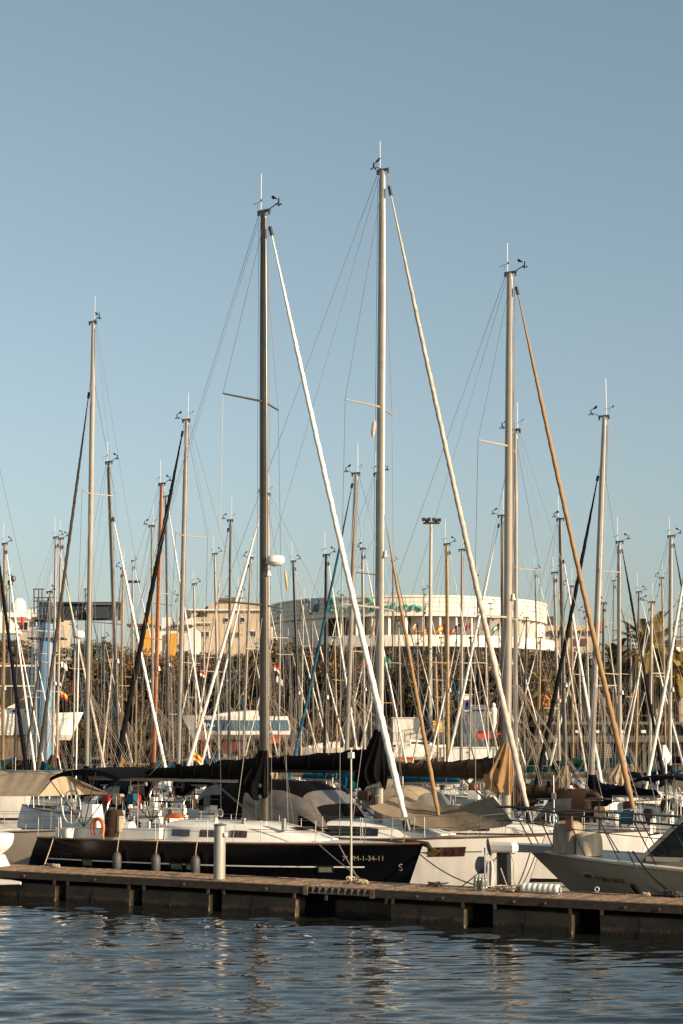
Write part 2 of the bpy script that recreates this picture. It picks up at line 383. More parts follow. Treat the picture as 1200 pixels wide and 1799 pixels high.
    if anten:
        rod('antenna', mast, mt + Vector((-0.08, 0, 0)), mt + Vector((-0.08, 0, 0.95 + 0.5 * random.random())), 0.009, WPLA, 4)
        link('wind_vane', WVME, mast, Matrix.Translation(mt + Vector((-0.2, 0, 0.3))) @ Matrix.Rotation(R(149 if dirn > 0 else -31) + random.uniform(-.2, .2), 4, 'Z') @ Matrix.Scale(0.9, 4))
        link('anemometer', ANME, mast, Matrix.Translation(mt + Vector((0.1, 0, 0.0))) @ Matrix.Rotation(0 if random.random() < 0.8 else math.pi, 4, 'Z'))
    # chainplates, shrouds
    chx = xm - 0.25; lw = (0.0085, 0.0085, 0.0085)[detail]
    tips = {1: [], -1: []}
    for zz in [zat(y_, base) for y_ in spr]:
        if zz < mz0 + 0.8: continue
        sl_ = min(B * 0.47, sprl) * (0.72 + 0.28 * (1 - (zz - mz0) / (z - mz0)))
        for sd in (1, -1):
            tp = mp(zz) + Vector((-0.42, sd * sl_, 0.03)); tips[sd].append(tp)
            rod('spreader', mast, mp(zz), tp, 0.034, mastm if mastm is not WOODM else WOODM, 6, 0.7)
    hound = mp(mz0 + (z - mz0) * (0.98 if jstart > 0.9 else jstart + 0.02))
    for sd in (1, -1):
        dk = Vector((chx, sd * hb(U(chx)) * 0.93, sz(U(chx)) + 0.05))
        pts = [dk] + sorted(tips[sd], key=lambda v: v.z) + [hound]
        for i in range(len(pts) - 1): rod('shroud', root, pts[i], pts[i + 1], lw, WIRE, 4)
        if tips[sd]:
            rod('shroud', root, dk + Vector((0.3, -sd * 0.1, 0)), mp(min(v.z for v in tips[sd]) - 0.1), lw, WIRE, 4)
    bs = Vector((-LL / 2 + 0.35, 0, sz(0.03) + 0.1)); rod('backstay', root, bs, mt + Vector((-0.14, 0, 0)), lw, WIRE, 4)
    # forestay and rolled headsail
    fz = mp(mz0 + (z - mz0) * jstart if jstart < 0.9 else z - 0.1) + Vector((mw, 0, 0))
    ft = Vector((xm + J, 0, sz(U(xm + J)) + 0.12)); rod('forestay', root, ft, fz, lw, WIRE, 4)
    if jib:
        qa = 0.035; d_ = ft - fz; A0 = fz + d_ * qa; A1 = fz + d_ * 0.968
        furl('furled_headsail', root, A0, A1, jr, jib, detail > 0, sag)
        rod('furler_swivel', root, fz + d_ * 0.022, fz + d_ * 0.037, 0.055, BLK, 8)
        rod('furler_drum', root, fz + d_ * 0.972, fz + d_ * 0.988, 0.11, BLK, 10)
    if inner:
        f2 = mp(mz0 + (z - mz0) * inner[1]) + Vector((mw, 0, 0)); g2 = Vector((xm + J * inner[2], 0, sz(U(xm + J * inner[2])) + 0.15))
        rod('inner_forestay', root, g2, f2, lw, WIRE, 4); furl('furled_staysail', root, f2.lerp(g2, 0.04), f2.lerp(g2, 0.95), 0.06, inner[0], detail > 0, 0.05)
    # halyards
    for k in range(lines):
        yy = random.uniform(-0.05, 0.05); xx = random.choice((-1, 1)) * (mw + 0.05 + 0.05 * k)
        rod('halyard', root, mb0 + Vector((xx, yy, 0)), mt + Vector((xx * 0.6, yy, -0.2)), 0.007, ROPE if k % 2 else WIRE, 4)
    # boom and cover
    E = boomlen or LL * 0.36; bz = boomz or (mz0 + 0.72 + 0.2 * random.random()); g = Vector((xm - 0.12, 0, bz)); e = Vector((xm - 0.12 - E, 0, bz + 0.02 + random.uniform(-0.05, 0.12)))
    if cover is not False:
        m_ = MB(); m_.tube([g, e], 0.075 if detail else 0.07, 8, flat=0.7); m_.build('boom', boom, root)
        rod('topping_lift', root, e, mt + Vector((-0.1, 0, -0.1)), 0.006, WIRE, 4)
        rod('mainsheet', root, e.lerp(g, 0.3), Vector((e.lerp(g, 0.3).x, 0, sz(0.3) + 0.1)), 0.014, ROPE, 4)
        rod('boom_vang', root, g.lerp(e, 0.28), mb0 + Vector((-0.1, 0, 0.12)), 0.028, ALUD, 6)
    if cover:
        K = 26 if detail else 8; rr = []
        ph = random.random() * 9
        for i in range(K + 1):
            q = i / K; c_ = g.lerp(e, coverlen * q); tp = (0.62 - 0.40 * q ** 0.7) * (LL / 13) ** 0.5; wv = 0.19 * (1 - 0.45 * q)
            tp *= 1 + 0.05 * math.sin(q * 31 + ph) + 0.03 * math.sin(q * 67 + ph)
            if i == K: tp *= 0.55; wv *= 0.6
            rr.append([c_ + Vector((0, wv * math.cos(a_) * (1 + 0.12 * math.sin(3 * a_ + q * 21)), (tp * 0.5 + 0.02) + (tp * 0.5 + 0.03) * math.sin(a_))) for a_ in [2 * math.pi * j / 10 for j in range(10)]])
        m_ = MB(); m_.loft(rr); cv = m_.build('sail_cover', cover, root, True, 60)
        if detail:
            for q_ in (0.12, 0.26, 0.4, 0.54, 0.68, 0.82):
                ri = rr[int(q_ * K)]; cc_ = sum(ri, Vector()) / len(ri); m_ = MB(); m_.tube([cc_ + (v - cc_) * 1.04 for v in ri + [ri[0]]], 0.012, 4, False); m_.build('tie', CBLK, cv)
        # the front of the cover wraps the mast and hangs in folds
        rr = []; sc_ = (LL / 13) ** 0.5; KK = 14
        for i in range(KK + 1):
            q = i / KK; zz = bz + (coverup - (coverup + 0.42) * q) * sc_
            wd_ = (0.15 + 0.33 * min(1, q / 0.7) ** 1.1) * (1 if q < 0.85 else 1 - 1.6 * (q - 0.85)); sh_ = -0.75 * wd_ + 0.10; am = 0.10 + 0.22 * q
            cc = mp(zz) + Vector((sh_, 0, 0)); cc.z = zz
            rr.append([cc + Vector((wd_ * math.cos(a_) * (1 + am * 0.5 * math.sin(7 * a_ + ph + 1.3 * q) + am * 0.4 * math.sin(3 * a_ - q * 2)), 0.52 * wd_ * math.sin(a_) * (1 + am * math.sin(9 * a_ + ph + q * 1.5)), 0.12 * q * math.sin(2 * a_ + ph) + 0.05 * q * math.sin(5 * a_))) for a_ in [2 * math.pi * j / 40 for j in range(40)]])
        if detail: m_ = MB(); m_.loft(rr); m_.build('cover_front', frontm or cover, cv, True, 60)
    # rails
    if detail:
        us = [0.10, 0.25, 0.40, 0.54, 0.67, 0.79]
        for sd in (1, -1):
            tops = []
            for u in us:
                q = P(u, sz(u), sd); q.y *= 0.97; rod('stanchion', root, q, q + Vector((0, 0, 0.62)), 0.013, STEEL, 6); tops.append(q + Vector((0, 0, 0.62)))
            for dz in (0, -0.3):
                bq = P(0.9, sz(0.9), sd) + Vector((0, 0, 0.62 + dz)); pts = tops + [bq]
                m_ = MB(); m_.tube([v + Vector((0, 0, dz)) if i < len(tops) else v for i, v in enumerate(pts)], 0.006, 4); m_.build('lifeline', WIRE, root)
        pp = []
        for sd in (1, -1): pp.append([P(0.89, sz(0.89), sd) + Vector((0, 0, 0)), P(0.89, sz(0.89), sd) + Vector((0.05, 0, 0.62)), P(0.965, sz(0.965), sd) + Vector((0.05, 0, 0.68))])
        m_ = MB(); m_.tube(pp[0] + list(reversed(pp[1])), 0.014, 6)
        for sd in (1, -1): q = P(0.965, sz(0.965), sd); m_.tube([q, q + Vector((0.06, 0, 0.68))], 0.014, 6)
        m_.build('pulpit', STEEL, root)
        m_ = MB(); y0 = hb(0.02) * 0.9; zz = sz(0.02); xx = -LL / 2 + 0.4
        for sd in (1, -1):
            m_.tube([(xx + 1.0, sd * hb(0.1) * 0.95, zz), (xx + 0.95, sd * hb(0.1) * 0.95, zz + 0.62), (xx, sd * y0, zz + 0.62), (xx, sd * y0 * 0.45, zz + 0.62), (xx, sd * y0 * 0.45, zz)], 0.014, 6)
            m_.tube([(xx, sd * y0, zz), (xx, sd * y0, zz + 0.62)], 0.013, 6)
        m_.build('pushpit', STEEL, root)
        wx = -LL * 0.33; m_ = MB(); wr = 0.42; wz = sz(0.15) + 0.75
        m_.tube([(wx, wr * math.cos(i * math.pi / 10), wz + wr * math.sin(i * math.pi / 10)) for i in range(21)], 0.016, 6, False)
        for k in range(3): m_.tube([(wx, 0, wz), (wx, wr * math.cos(k * 2.094 + 1.57), wz + wr * math.sin(k * 2.094 + 1.57))], 0.01, 5)
        m_.build('steering_wheel', STEEL, root)
        boxo('pedestal', root, (wx + 0.12, 0, sz(0.15) + 0.35), (0.22, 0.28, 0.8), WPLA)
    if detail and cover:
        for sd in (1, -1):
            for q_ in (0.3, 0.62, 0.88): rod('lazy_jack', root, g.lerp(e, q_) + Vector((0, sd * 0.1, 0.1)), mp(mz0 + 4.6) + Vector((-mw, sd * 0.04, 0)), 0.006, ROPE, 4)
            for wxx in (x0 - 0.5, x0 - 1.6): rod('winch', root, (wxx, sd * B * 0.3, sz(U(wxx)) + 0.3), (wxx, sd * B * 0.3, sz(U(wxx)) + 0.52), 0.075, STEEL, 8, 0.8)
            rod('jib_sheet', root, (x0 - 0.5, sd * B * 0.3, sz(U(x0)) + 0.4), (xm + Jb * 0.5, sd * B * 0.22, sz(U(xm)) + 0.35), 0.011, (ROPE, ROPED)[sd > 0], 4)
        rx = random.Random(int(abs(top[0]) * 7 + top[1]))
        for k in range(9 if detail == 1 else 6):
            if detail == 2 and k % 3 == 0: continue
            typ = rx.choice(('coil', 'tank', 'canister', 'outboard', 'buoy', 'panel', 'post', 'pot', 'cloth')); sd = rx.choice((1, -1)); x_ = rx.uniform(-LL * 0.46, -LL * 0.15) if k % 3 else rx.uniform(xm - 0.6, xm + Jb * 0.7); zz_ = sz(max(0, min(1, U(x_)))); y_ = sd * hb(max(0, min(1, U(x_)))) * rx.uniform(0.55, 0.92)
            m_ = MB()
            if typ == 'coil': m_.tube([(x_ + 0.11 * math.cos(i * .7), y_ , zz_ + 0.45 + 0.19 * math.sin(i * .7)) for i in range(30)], 0.018, 4); m_.build('rope_coil', rx.choice((ROPE, ROPED, SAILW)), root)
            elif typ == 'tank': m_.lathe((x_, y_, zz_ + 0.05), [(0.13, 0), (0.14, 0.05), (0.14, 0.35), (0.05, 0.42)], 8); m_.build('gas_bottle', rx.choice((CBLU, WPLA, GRY)), root)
            elif typ == 'canister': m_.tube([(x_ - 0.35, y_ * 0.6, zz_ + 0.3), (x_ + 0.35, y_ * 0.6, zz_ + 0.3)], 0.2, 10); m_.build('raft_canister', WPLA, root)
            elif typ == 'outboard': m_.loft([[Vector((x_ + wv * a, y_ + wv * 0.7 * c, zz_ + h_)) for a, c in ((-1, -1), (1, -1), (1, 1), (-1, 1))] for h_, wv in ((0.1, 0.04), (0.5, 0.05), (0.52, 0.13), (0.78, 0.15), (0.84, 0.1))]); m_.build('outboard_motor', rx.choice((BLK, GRY, WPLA)), root)
            elif typ == 'buoy': m_.tube([(x_ + 0.16 * math.cos(a), y_, zz_ + 0.4 + 0.2 * math.sin(a)) for a in [math.pi * (-0.2 + 1.4 * i / 10) for i in range(11)]], 0.05, 6); m_.build('horseshoe_buoy', rx.choice((ORNG, WPLA, CBEI)), root)
            elif typ == 'panel': m_.box((x_, y_ * 0.4, zz_ + 1.0), (0.7, 0.5, 0.04)); m_.bar((x_, y_ * 0.4, zz_), (x_, y_ * 0.4, zz_ + 1.0), 0.04, 0.04); m_.build('solar_panel', BLK, root, False)
            elif typ == 'post': m_.tube([(x_, y_, zz_), (x_, y_, zz_ + rx.uniform(1.2, 2.2))], 0.018, 5); m_.box((x_, y_, zz_ + 1.1), (0.12, 0.1, 0.2)); m_.build('stern_pole', rx.choice((STEEL, WPLA, STEEL)), root)
            elif typ == 'pot': m_.lathe((x_, y_, zz_), [(0.1, 0), (0.15, 0.25), (0.01, 0.26)], 8); m_.build('bucket', rx.choice((BLK, WPLA, CBLU)), root)
            else: m_.loft([[Vector((x_ + wv * math.cos(a) * (1 + 0.2 * math.sin(3 * a)), y_ * 0.8 + 0.6 * wv * math.sin(a), zz_ + h_)) for a in [6.283 * j / 10 for j in range(10)]] for h_, wv in ((0.0, 0.3), (0.25, 0.33), (0.45, 0.15))]); m_.build('sail_bag', rx.choice((CBEI, CNAVY, CTEAL, SAILW, CBRN)), root)
    if dodger:
        xf = x0 + 0.95; w2 = B * 0.31; zb_ = sz(U(x0)) + 0.3
        prof = [(xf, 0.12), (xf - 0.28, 0.5), (xf - 0.62, 0.98), (xf - 0.95, 1.14), (xf - 1.45, 1.2), (xf - 1.9, 1.14)]
        def arch(x, hh, o=0.0): return [Vector((x - o * 0.3, (w2 + o) * math.copysign(abs(math.cos(a_)) ** 0.55, math.cos(a_)), zb_ + (hh + o) * math.sin(a_) ** 0.6)) for a_ in [math.pi * j / 14 for j in range(15)]]
        dg = split_tent([arch(x, hh) for x, hh in prof], root, 'sprayhood', dodger, {0: ((1, 4), (5, 9), (10, 13)), 1: ((1, 13),), 2: ((0, 3), (11, 14)), 3: ((1, 3), (11, 13))} if detail else {1: ((1, 13),)})
    if bimini:
        bw = B * 0.40; xc = -LL * 0.33; hl = 1.25; zt = sz(0.15) + 1.95; rr = []
        for i in range(11):
            q = -1 + 2 * i / 10; zc = zt - 0.24 * abs(q) ** 2.4; rr.append([Vector((xc + hl * q, bw * y_, zc + 0.05 * (1 - y_ * y_) - (0.10 if abs(y_) > 0.99 else 0))) for y_ in (-1, -0.98, -0.6, 0, 0.6, 0.98, 1)])
        m_ = MB(); m_.loft(rr, False, False)
        m_.loft([[v - Vector((0, 0, 0.02)) for v in r_] for r_ in rr], False, False); bm_ = m_.build('bimini', bimini, root, True, 60)
        for sd in (1, -1):
            piv = Vector((xc + 0.1, sd * bw * 1.05, sz(0.15) + 0.35))
            for q in (-1, -0.35, 0.35, 1): rod('bimini_frame', bm_, piv, Vector((xc + hl * q, sd * bw, zt - 0.24 * abs(q) ** 2.4 - 0.05)), 0.014, STEEL if detail < 2 else BLK, 6)
    if radar:
        zz = zat(radar, base); q = mp(zz) + Vector((mw + 0.28, 0, 0)); m_ = MB()
        m_.lathe(q, [(0.02, -0.12), (0.20, -0.11), (0.27, -0.04), (0.28, 0.05), (0.24, 0.13), (0.1, 0.165), (0.01, 0.17)], 16); m_.bar(mp(zz) , q + Vector((0, 0, -0.14)), 0.1, 0.05); m_.build('radar', WPLA, root)
    return dict(root=root, fn=fn, L=LL, B=B, xm=xm, J=J, z=z, mp=mp, mz0=mz0, base=base, h=h, x0=x0, x1=x1, wf=wf, hf=hf, zf=zf, bz=bz, t=t, U=U)
# ---------------------------------------------------------------- water
def water_mat():
    m = bpy.data.materials.new('harbour water'); m.use_nodes = True; t = m.node_tree; b = t.nodes['Principled BSDF']
    b.inputs['Base Color'].default_value = (0.008, 0.009, 0.008, 1); b.inputs['Roughness'].default_value = 0.03; b.inputs['IOR'].default_value = 2.1
    g = t.nodes.new('ShaderNodeNewGeometry'); mp = t.nodes.new('ShaderNodeMapping'); mp.inputs['Scale'].default_value = (1, 1, 1)
    n = t.nodes.new('ShaderNodeTexNoise'); n.inputs['Scale'].default_value = 5.0; n.inputs['Detail'].default_value = 5; n.inputs['Roughness'].default_value = 0.55
    bp = t.nodes.new('ShaderNodeBump'); bp.inputs['Strength'].default_value = 0.12; bp.inputs['Distance'].default_value = 0.03
    t.links.new(g.outputs['Position'], mp.inputs[0]); t.links.new(mp.outputs[0], n.inputs['Vector']); t.links.new(n.outputs['Fac'], bp.inputs['Height']); t.links.new(bp.outputs[0], b.inputs['Normal'])
    return m
WAT = water_mat()
def grid(name, xs, ys, zf, m):
    X, Y = np.meshgrid(xs, ys); Z = zf(X, Y); nx, ny = len(xs), len(ys)
    co = np.stack([X, Y, Z], -1).reshape(-1, 3).astype(np.float32)
    i = np.arange((nx - 1) * (ny - 1)); r = i // (nx - 1); c = i % (nx - 1); a = r * nx + c
    q = np.stack([a, a + 1, a + nx + 1, a + nx], -1).reshape(-1).astype(np.int32)
    me = bpy.data.meshes.new(name); me.vertices.add(len(co)); me.vertices.foreach_set('co', co.ravel())
    me.loops.add(len(q)); me.loops.foreach_set('vertex_index', q); me.polygons.add(len(i))
    me.polygons.foreach_set('loop_start', (i * 4).astype(np.int32)); me.polygons.foreach_set('use_smooth', np.ones(len(i), bool))
    me.materials.append(m); me.update(calc_edges=True); return link(name, me)
rg = np.random.RandomState(5)
def waves(X, Y):
    Z = np.zeros_like(X)
    for k in range(60):
        lam = 0.30 * (1.2 / 0.30) ** rg.rand(); th = rg.normal(0, 0.26) + math.pi / 2 + 0.15
        A = 0.0050 * lam ** 1.0
        ph = rg.rand() * 6.28; kx, ky = math.cos(th) * 6.283 / lam, math.sin(th) * 6.283 / lam
        sn = np.sin(kx * X + ky * Y + ph + 0.7 * np.sin(0.31 * X + 0.23 * Y + k)); Z += A * (sn + 0.30 * sn * sn)
    env = 0.75 + 0.25 * np.sin(X * 0.21 + 1.3) * np.sin(Y * 0.33 + 0.4)
    return Z * env
xs = np.arange(-20, 20.01, 0.08); ys = np.arange(21, 52.01, 0.05)
def wz(X, Y):
    ed = np.clip(np.minimum.reduce([(X + 20) / 1.5, (20 - X) / 1.5, (Y - 21) / 1.5, (52 - Y) / 1.5]), 0, 1)
    return waves(X, Y) * ed
struct(grid('water', xs, ys, wz, WAT))
# calm sheets around the modelled ripples (butted at its flat edge)
wb = MB()
for (xa, xb, ya, yb) in ((-400, -20, -60, 141), (20, 400, -60, 141), (-20, 20, -60, 21), (-20, 20, 52, 141)):
    wb.add([(xa, ya, 0), (xb, ya, 0), (xb, yb, 0), (xa, yb, 0)], [(0, 1, 2, 3)])
struct(wb.build('water', WAT, None, False))
# ---------------------------------------------------------------- far ground, quay
GRD = mat('dusty concrete ground', (0.30, 0.24, 0.17), 0.9, 0, 0.3, 0.3, bump=0.3, bs=2)
STONE = mat('old quay stone', (0.22, 0.16, 0.10), 0.9, 0, 0.4, 0.6, bump=0.6, bs=3)
QZ = 1.5
g_ = MB(); g_.add([(-1800, 142, QZ), (1800, 142, QZ), (1800, 4500, QZ), (-1800, 4500, QZ)], [(0, 1, 2, 3)]); struct(g_.build('ground', GRD, None, False))
qw = MB(); qw.box((0, 141.5, QZ / 2 - 0.5), (800, 1.0, QZ + 1.0 + 0.02)); struct(qw.build('quay_wall', STONE, None, False))
for i in range(150):
    for r_ in range(2):
        x = -60 + i * 0.85 + (0.42 if r_ else 0)
        if i < 148: boxo('quay_stone', bpy.data.objects['quay_wall'], (x, 140.93, 0.45 + r_ * 0.66), (0.81, 0.16, 0.61), STONE)
# ---------------------------------------------------------------- pontoon
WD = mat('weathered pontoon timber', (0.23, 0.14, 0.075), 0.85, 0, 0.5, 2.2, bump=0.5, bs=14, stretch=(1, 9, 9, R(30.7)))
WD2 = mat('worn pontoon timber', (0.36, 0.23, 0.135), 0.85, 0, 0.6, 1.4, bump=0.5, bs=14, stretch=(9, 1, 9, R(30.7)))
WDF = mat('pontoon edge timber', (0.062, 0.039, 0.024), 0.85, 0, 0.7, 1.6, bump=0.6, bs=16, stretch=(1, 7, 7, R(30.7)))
def conc_mat():
    m = mat('wet algae concrete', (0.10, 0.066, 0.04), 0.85, 0, 0.55, 1.1, bump=0.6, bs=12); t = m.node_tree; b = t.nodes['Principled BSDF']
    g = t.nodes.new('ShaderNodeNewGeometry'); sp = t.nodes.new('ShaderNodeSeparateXYZ'); t.links.new(g.outputs['Position'], sp.inputs[0])
    n = t.nodes.new('ShaderNodeTexNoise'); n.inputs['Scale'].default_value = 2.5; n.inputs['Detail'].default_value = 5; t.links.new(g.outputs['Position'], n.inputs['Vector'])
    ml = t.nodes.new('ShaderNodeMath'); ml.operation = 'MULTIPLY_ADD'; ml.inputs[1].default_value = 0.35; t.links.new(n.outputs['Fac'], ml.inputs[0]); t.links.new(sp.outputs['Z'], ml.inputs[2])
    r = t.nodes.new('ShaderNodeValToRGB'); r.color_ramp.elements[0].position = 0.27; r.color_ramp.elements[1].position = 0.36
    r.color_ramp.elements[0].color = (0.10, 0.09, 0.05, 1); r.color_ramp.elements[1].color = (1, 1, 1, 1); t.links.new(ml.outputs[0], r.inputs[0])
    e = r.color_ramp.elements.new(0.31); e.color = (0.42, 0.3, 0.18, 1)
    mx = t.nodes.new('ShaderNodeMix'); mx.data_type = 'RGBA'; mx.blend_type = 'MULTIPLY'; mx.inputs[0].default_value = 1
    src = b.inputs['Base Color'].links[0].from_socket
    t.links.new(src, mx.inputs[6]); t.links.new(r.outputs[0], mx.inputs[7]); t.links.new(mx.outputs[2], b.inputs['Base Color']); return m
CONC = conc_mat()
GALV = mat('galvanised rusty steel', (0.30, 0.20, 0.12), 0.7, 0.3, 0.6, 9)
DZ = 0.76
pon = thing('pontoon', 'long timber decked floating pontoon on concrete floats crossing the foreground', 'pontoon', st(0, 0), math.atan2(D.y, D.x))
def ds(px, t=0.1, z=0.2): return solve_s(px, t, z)
WW = 1.85
k = 0; s_ = -19.0
while s_ < 20.5:
    wv = 0.142; DBM = WD2 if k % 7 else WD; boxo('deck_board', pon, (s_ + wv / 2, WW / 2 + 0.0, DZ - 0.015 + random.uniform(-0.003, 0.003)), (wv - 0.014, WW - 0.02 + random.uniform(-0.012, 0.012), 0.03), DBM); s_ += wv; k += 1
jl, jr_ = ds(535, 0, .7), ds(660, 0, .7)
s_ = -19.0; segs = []
while s_ < 20:
    e_ = s_ + 3.9
    segs.append((s_, min(e_, 20.4))); s_ = e_ + 0.012
for (a_, b_) in segs:
    for (u_, v_) in ((a_, min(b_, jl)), (max(a_, jr_), b_)):
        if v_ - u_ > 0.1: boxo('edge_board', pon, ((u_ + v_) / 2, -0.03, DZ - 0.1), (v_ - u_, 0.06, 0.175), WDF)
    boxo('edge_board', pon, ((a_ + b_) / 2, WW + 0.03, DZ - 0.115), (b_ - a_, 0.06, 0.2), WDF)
boxo('edge_beam', pon, ((jl + jr_) / 2, -0.01, DZ - 0.15), (jr_ - jl, 0.05, 0.04), GALV)
for i in range(11): boxo('joint_bolt', pon, (jl + (jr_ - jl) * (i + 0.5) / 11, -0.03, DZ - 0.09), (0.03, 0.07, 0.13), STEEL)
boxo('joint_plate', pon, (jl + 0.06, -0.06, DZ - 0.11), (0.12, 0.02, 0.2), GALV); boxo('joint_plate', pon, (jr_ - 0.06, -0.06, DZ - 0.11), (0.12, 0.02, 0.2), GALV)
for t_ in (0.3, 1.15, 2.0): boxo('stringer', pon, (0.5, t_, DZ - 0.12), (39, 0.08, 0.17), GALV)
fl = [(-150, -12), (-2, 99), (119, 230), (253, 369), (393, 521), (573, 683), (690, 817), (869, 1006), (1057, 1225), (1245, 1440)]
for i, (a, b2) in enumerate(fl):
    sa, sb = ds(a), ds(b2); m_ = MB(); n_ = 2
    tf = 0.02 if i != 5 else 0.5
    M4 = [(sa, tf), (sb, tf), (sb, WW - 0.1), (sa, WW - 0.1)]; zt = 0.445 if i != 5 else 0.42
    bev = 0.03
    rings = []
    for z_, o_ in ((-0.5, 0), (zt - bev, 0), (zt, bev)):
        rings.append([Vector((sa + o_, tf + o_, z_)), Vector((sb - o_, tf + o_, z_)), Vector((sb - o_, WW - 0.1 - o_, z_)), Vector((sa + o_, WW - 0.1 - o_, z_))])
    m_.loft(rings); m_.build('float', CONC, pon, False)
    boxo('float_seam', pon, (sa + (sb - sa) * 0.42, tf - 0.003, 0.22), (0.02, 0.012, 0.5), BLK)
    for q in (sa + 0.03, sb - 0.03):
        boxo('bracket', pon, (q, 0.05, 0.50), (0.06, 0.05, 0.12), GALV)
    # added black block standing in for the shade between two floats
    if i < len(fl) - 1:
        sc = ds(fl[i + 1][0]); boxo('gap_shade_block', pon, ((sb + sc) / 2, 1.3, 0.15), (sc - sb + 0.1, 1.6, 0.9), CBLK)
def onp(px, t, dz=0.0):
    t *= 0.82
    return st(solve_s(px, t, DZ), t, DZ + dz)
RZ = math.atan2(D.y, D.x)
# pile, lamp pole, cleats
def pile(px, t, r, top, label):
    p = onp(px, t); o = thing('mooring_pile', label, 'pile', (p.x, p.y, DZ - 0.12), RZ)
    hz = zat(top, p) - DZ + 0.12; m_ = MB(); n = 24
    m_.loft([[Vector((r * (1 + 0.04 * (j % 4 == 0)) * math.cos(6.2832 * j / n), r * (1 + 0.04 * (j % 4 == 0)) * math.sin(6.2832 * j / n), z_)) for j in range(n)] for z_ in (0, hz)]); m_.build('post', mat('grooved grey pile', (0.42, 0.39, 0.35), 0.45, 0.2, 0.3, 1.5, stretch=(6, 6, 0.6)), o)
    m_ = MB(); m_.lathe((0, 0, hz), [(r * 1.08, -0.01), (r * 1.12, 0.02), (r * 0.5, 0.045), (0.01, 0.05)], 24); m_.build('cap', ALUD, o)
    m_ = MB(); m_.lathe((r + 0.04, -0.03, hz - 0.22), [(0.02, -0.05), (0.05, -0.04), (0.05, 0.04), (0.02, 0.05)], 10); m_.build('bollard_ring', WPLA, o)
    m_ = MB(); m_.lathe((0, 0, 0.13), [(r * 1.1, -0.04), (r * 1.45, -0.03), (r * 1.45, 0.01), (r * 1.1, 0.02)], 24); m_.build('pile_guide', GALV, o); return o
pile(385.5, 0.35, 0.145, 1450, 'round grey aluminium mooring pile standing through the pontoon before the dark yacht')
p = onp(617, 1.2); o = thing('lamp_pole', 'slim white pole with small white box lamp on the pontoon by the dark bow', 'pole', p, RZ)
hz = zat(1318, p) - DZ; rod('pole', o, (0, 0, 0), (0, 0, hz), 0.03, ALUL, 10, 0.7); boxo('lamp_head', o, (0, 0, hz - 0.12), (0.13, 0.1, 0.14), WPLA); rod('base', o, (0, 0, 0), (0, 0, 0.06), 0.09, GALV, 10)
m_ = MB(); m_.tube([(0.03 * math.cos(a * 0.9) + 0.05 * math.sin(a * 0.23), 0.12 * math.sin(a), 0.03 + 0.12 * abs(math.sin(a * 0.5)) + 0.01 * a / 6) for a in [i * 0.35 for i in range(60)]], 0.012, 5); m_.build('rope_coil', ROPE, o)
def cleat(px, t, label):
    p = onp(px, t); o = thing('cleat', label, 'cleat', p, RZ, 'mooring cleats bolted to the pontoon')
    m_ = MB(); m_.tube([(-0.15, 0, 0.09), (-0.06, 0, 0.075), (0.06, 0, 0.075), (0.15, 0, 0.09)], 0.017, 6); m_.build('horn', STEEL, o)
    for q in (-0.05, 0.05): rod('foot', o, (q * 1.5, 0, 0), (q, 0, 0.075), 0.016, STEEL, 6)
for px, t, lb in ((88, 1.9, 'cleat with rope turns on the pontoon below the stern of the dark yacht'), (305, 0.35, 'steel cleat on the pontoon edge left of the grey pile'), (698, 0.4, 'steel cleat on the pontoon below the tip of the dark bow'),
                  (972, 0.4, 'steel cleat on the pontoon in front of the ribbed white hose'), (778, 1.8, 'cleat on the pontoon left of the plastic water bottles')): cleat(px, t, lb)
def coil(px, t, label, m, n=3, r=0.16, thick=0.014):
    p = onp(px, t); b = MB(); P_ = []
    for i in range(n * 14):
        a = i / 14 * 6.2832; rr = r * (1 + 0.25 * math.sin(i * 1.7)); P_.append((rr * 1.3 * math.cos(a), rr * math.sin(a), 0.02 + 0.015 * (i / 14) + 0.03 * abs(math.sin(i * 0.8))))
    b.tube(P_, thick, 5); o = b.build('rope_coil', m); o.location = p; o.rotation_euler = (0, 0, RZ); tag(o, label, 'rope')
coil(633, 1.3, 'pale rope coil on the pontoon at the foot of the white lamp pole', ROPE, 4, 0.13)
coil(765, 1.5, 'dark rope coil on the pontoon under the white hull window', ROPED, 4, 0.12, 0.02)
coil(893, 1.2, 'messy pale rope pile on the pontoon right of the water bottles', ROPE, 6, 0.2)
coil(905, 1.6, 'loose pale rope loops on the pontoon next to the ribbed white hose', ROPE, 4, 0.16)
coil(1182, 1.9, 'black rope heap on the pontoon holding the motor boat', ROPED, 6, 0.12, 0.028)
coil(98, 1.6, 'small pale rope knot on the pontoon below the dark stern', ROPE, 4, 0.08)
coil(1135, 1.7, 'small pale rope end on the pontoon in front of the motor boat', ROPE, 3, 0.06)
# ribbed white roll
p = onp(950, 1.15); o = thing('ribbed_float', 'white ribbed roll lying on the pontoon before the motor boat bow', 'dock fender', p, RZ)
b = MB(); pf = []
for i in range(61): x = -0.46 + 0.92 * i / 60; pf.append((x, 0, 0.105)); 
b.tube(pf, [0.1 + 0.018 * abs(math.sin(i / 60 * math.pi * 7)) - (0.03 if i in (0, 60) else 0) for i in range(61)], 14); b.build('ribbed_body', WPLA, o)
rod('end_cap', o, (0.46, 0, 0.1), (0.5, 0, 0.1), 0.07, GRY, 10)
# ring hook
p = onp(1049, 2.1); b = MB(); b.tube([(0.05 * math.cos(i / 12 * 6.2832), 0, 0.08 + 0.05 * math.sin(i / 12 * 6.2832)) for i in range(13)], 0.012, 6); o = b.build('mooring_ring', WPLA); o.location = p; o.rotation_euler = (0, 0, RZ); tag(o, 'small white ring standing on the back edge of the pontoon by the grey motor boat', 'ring')
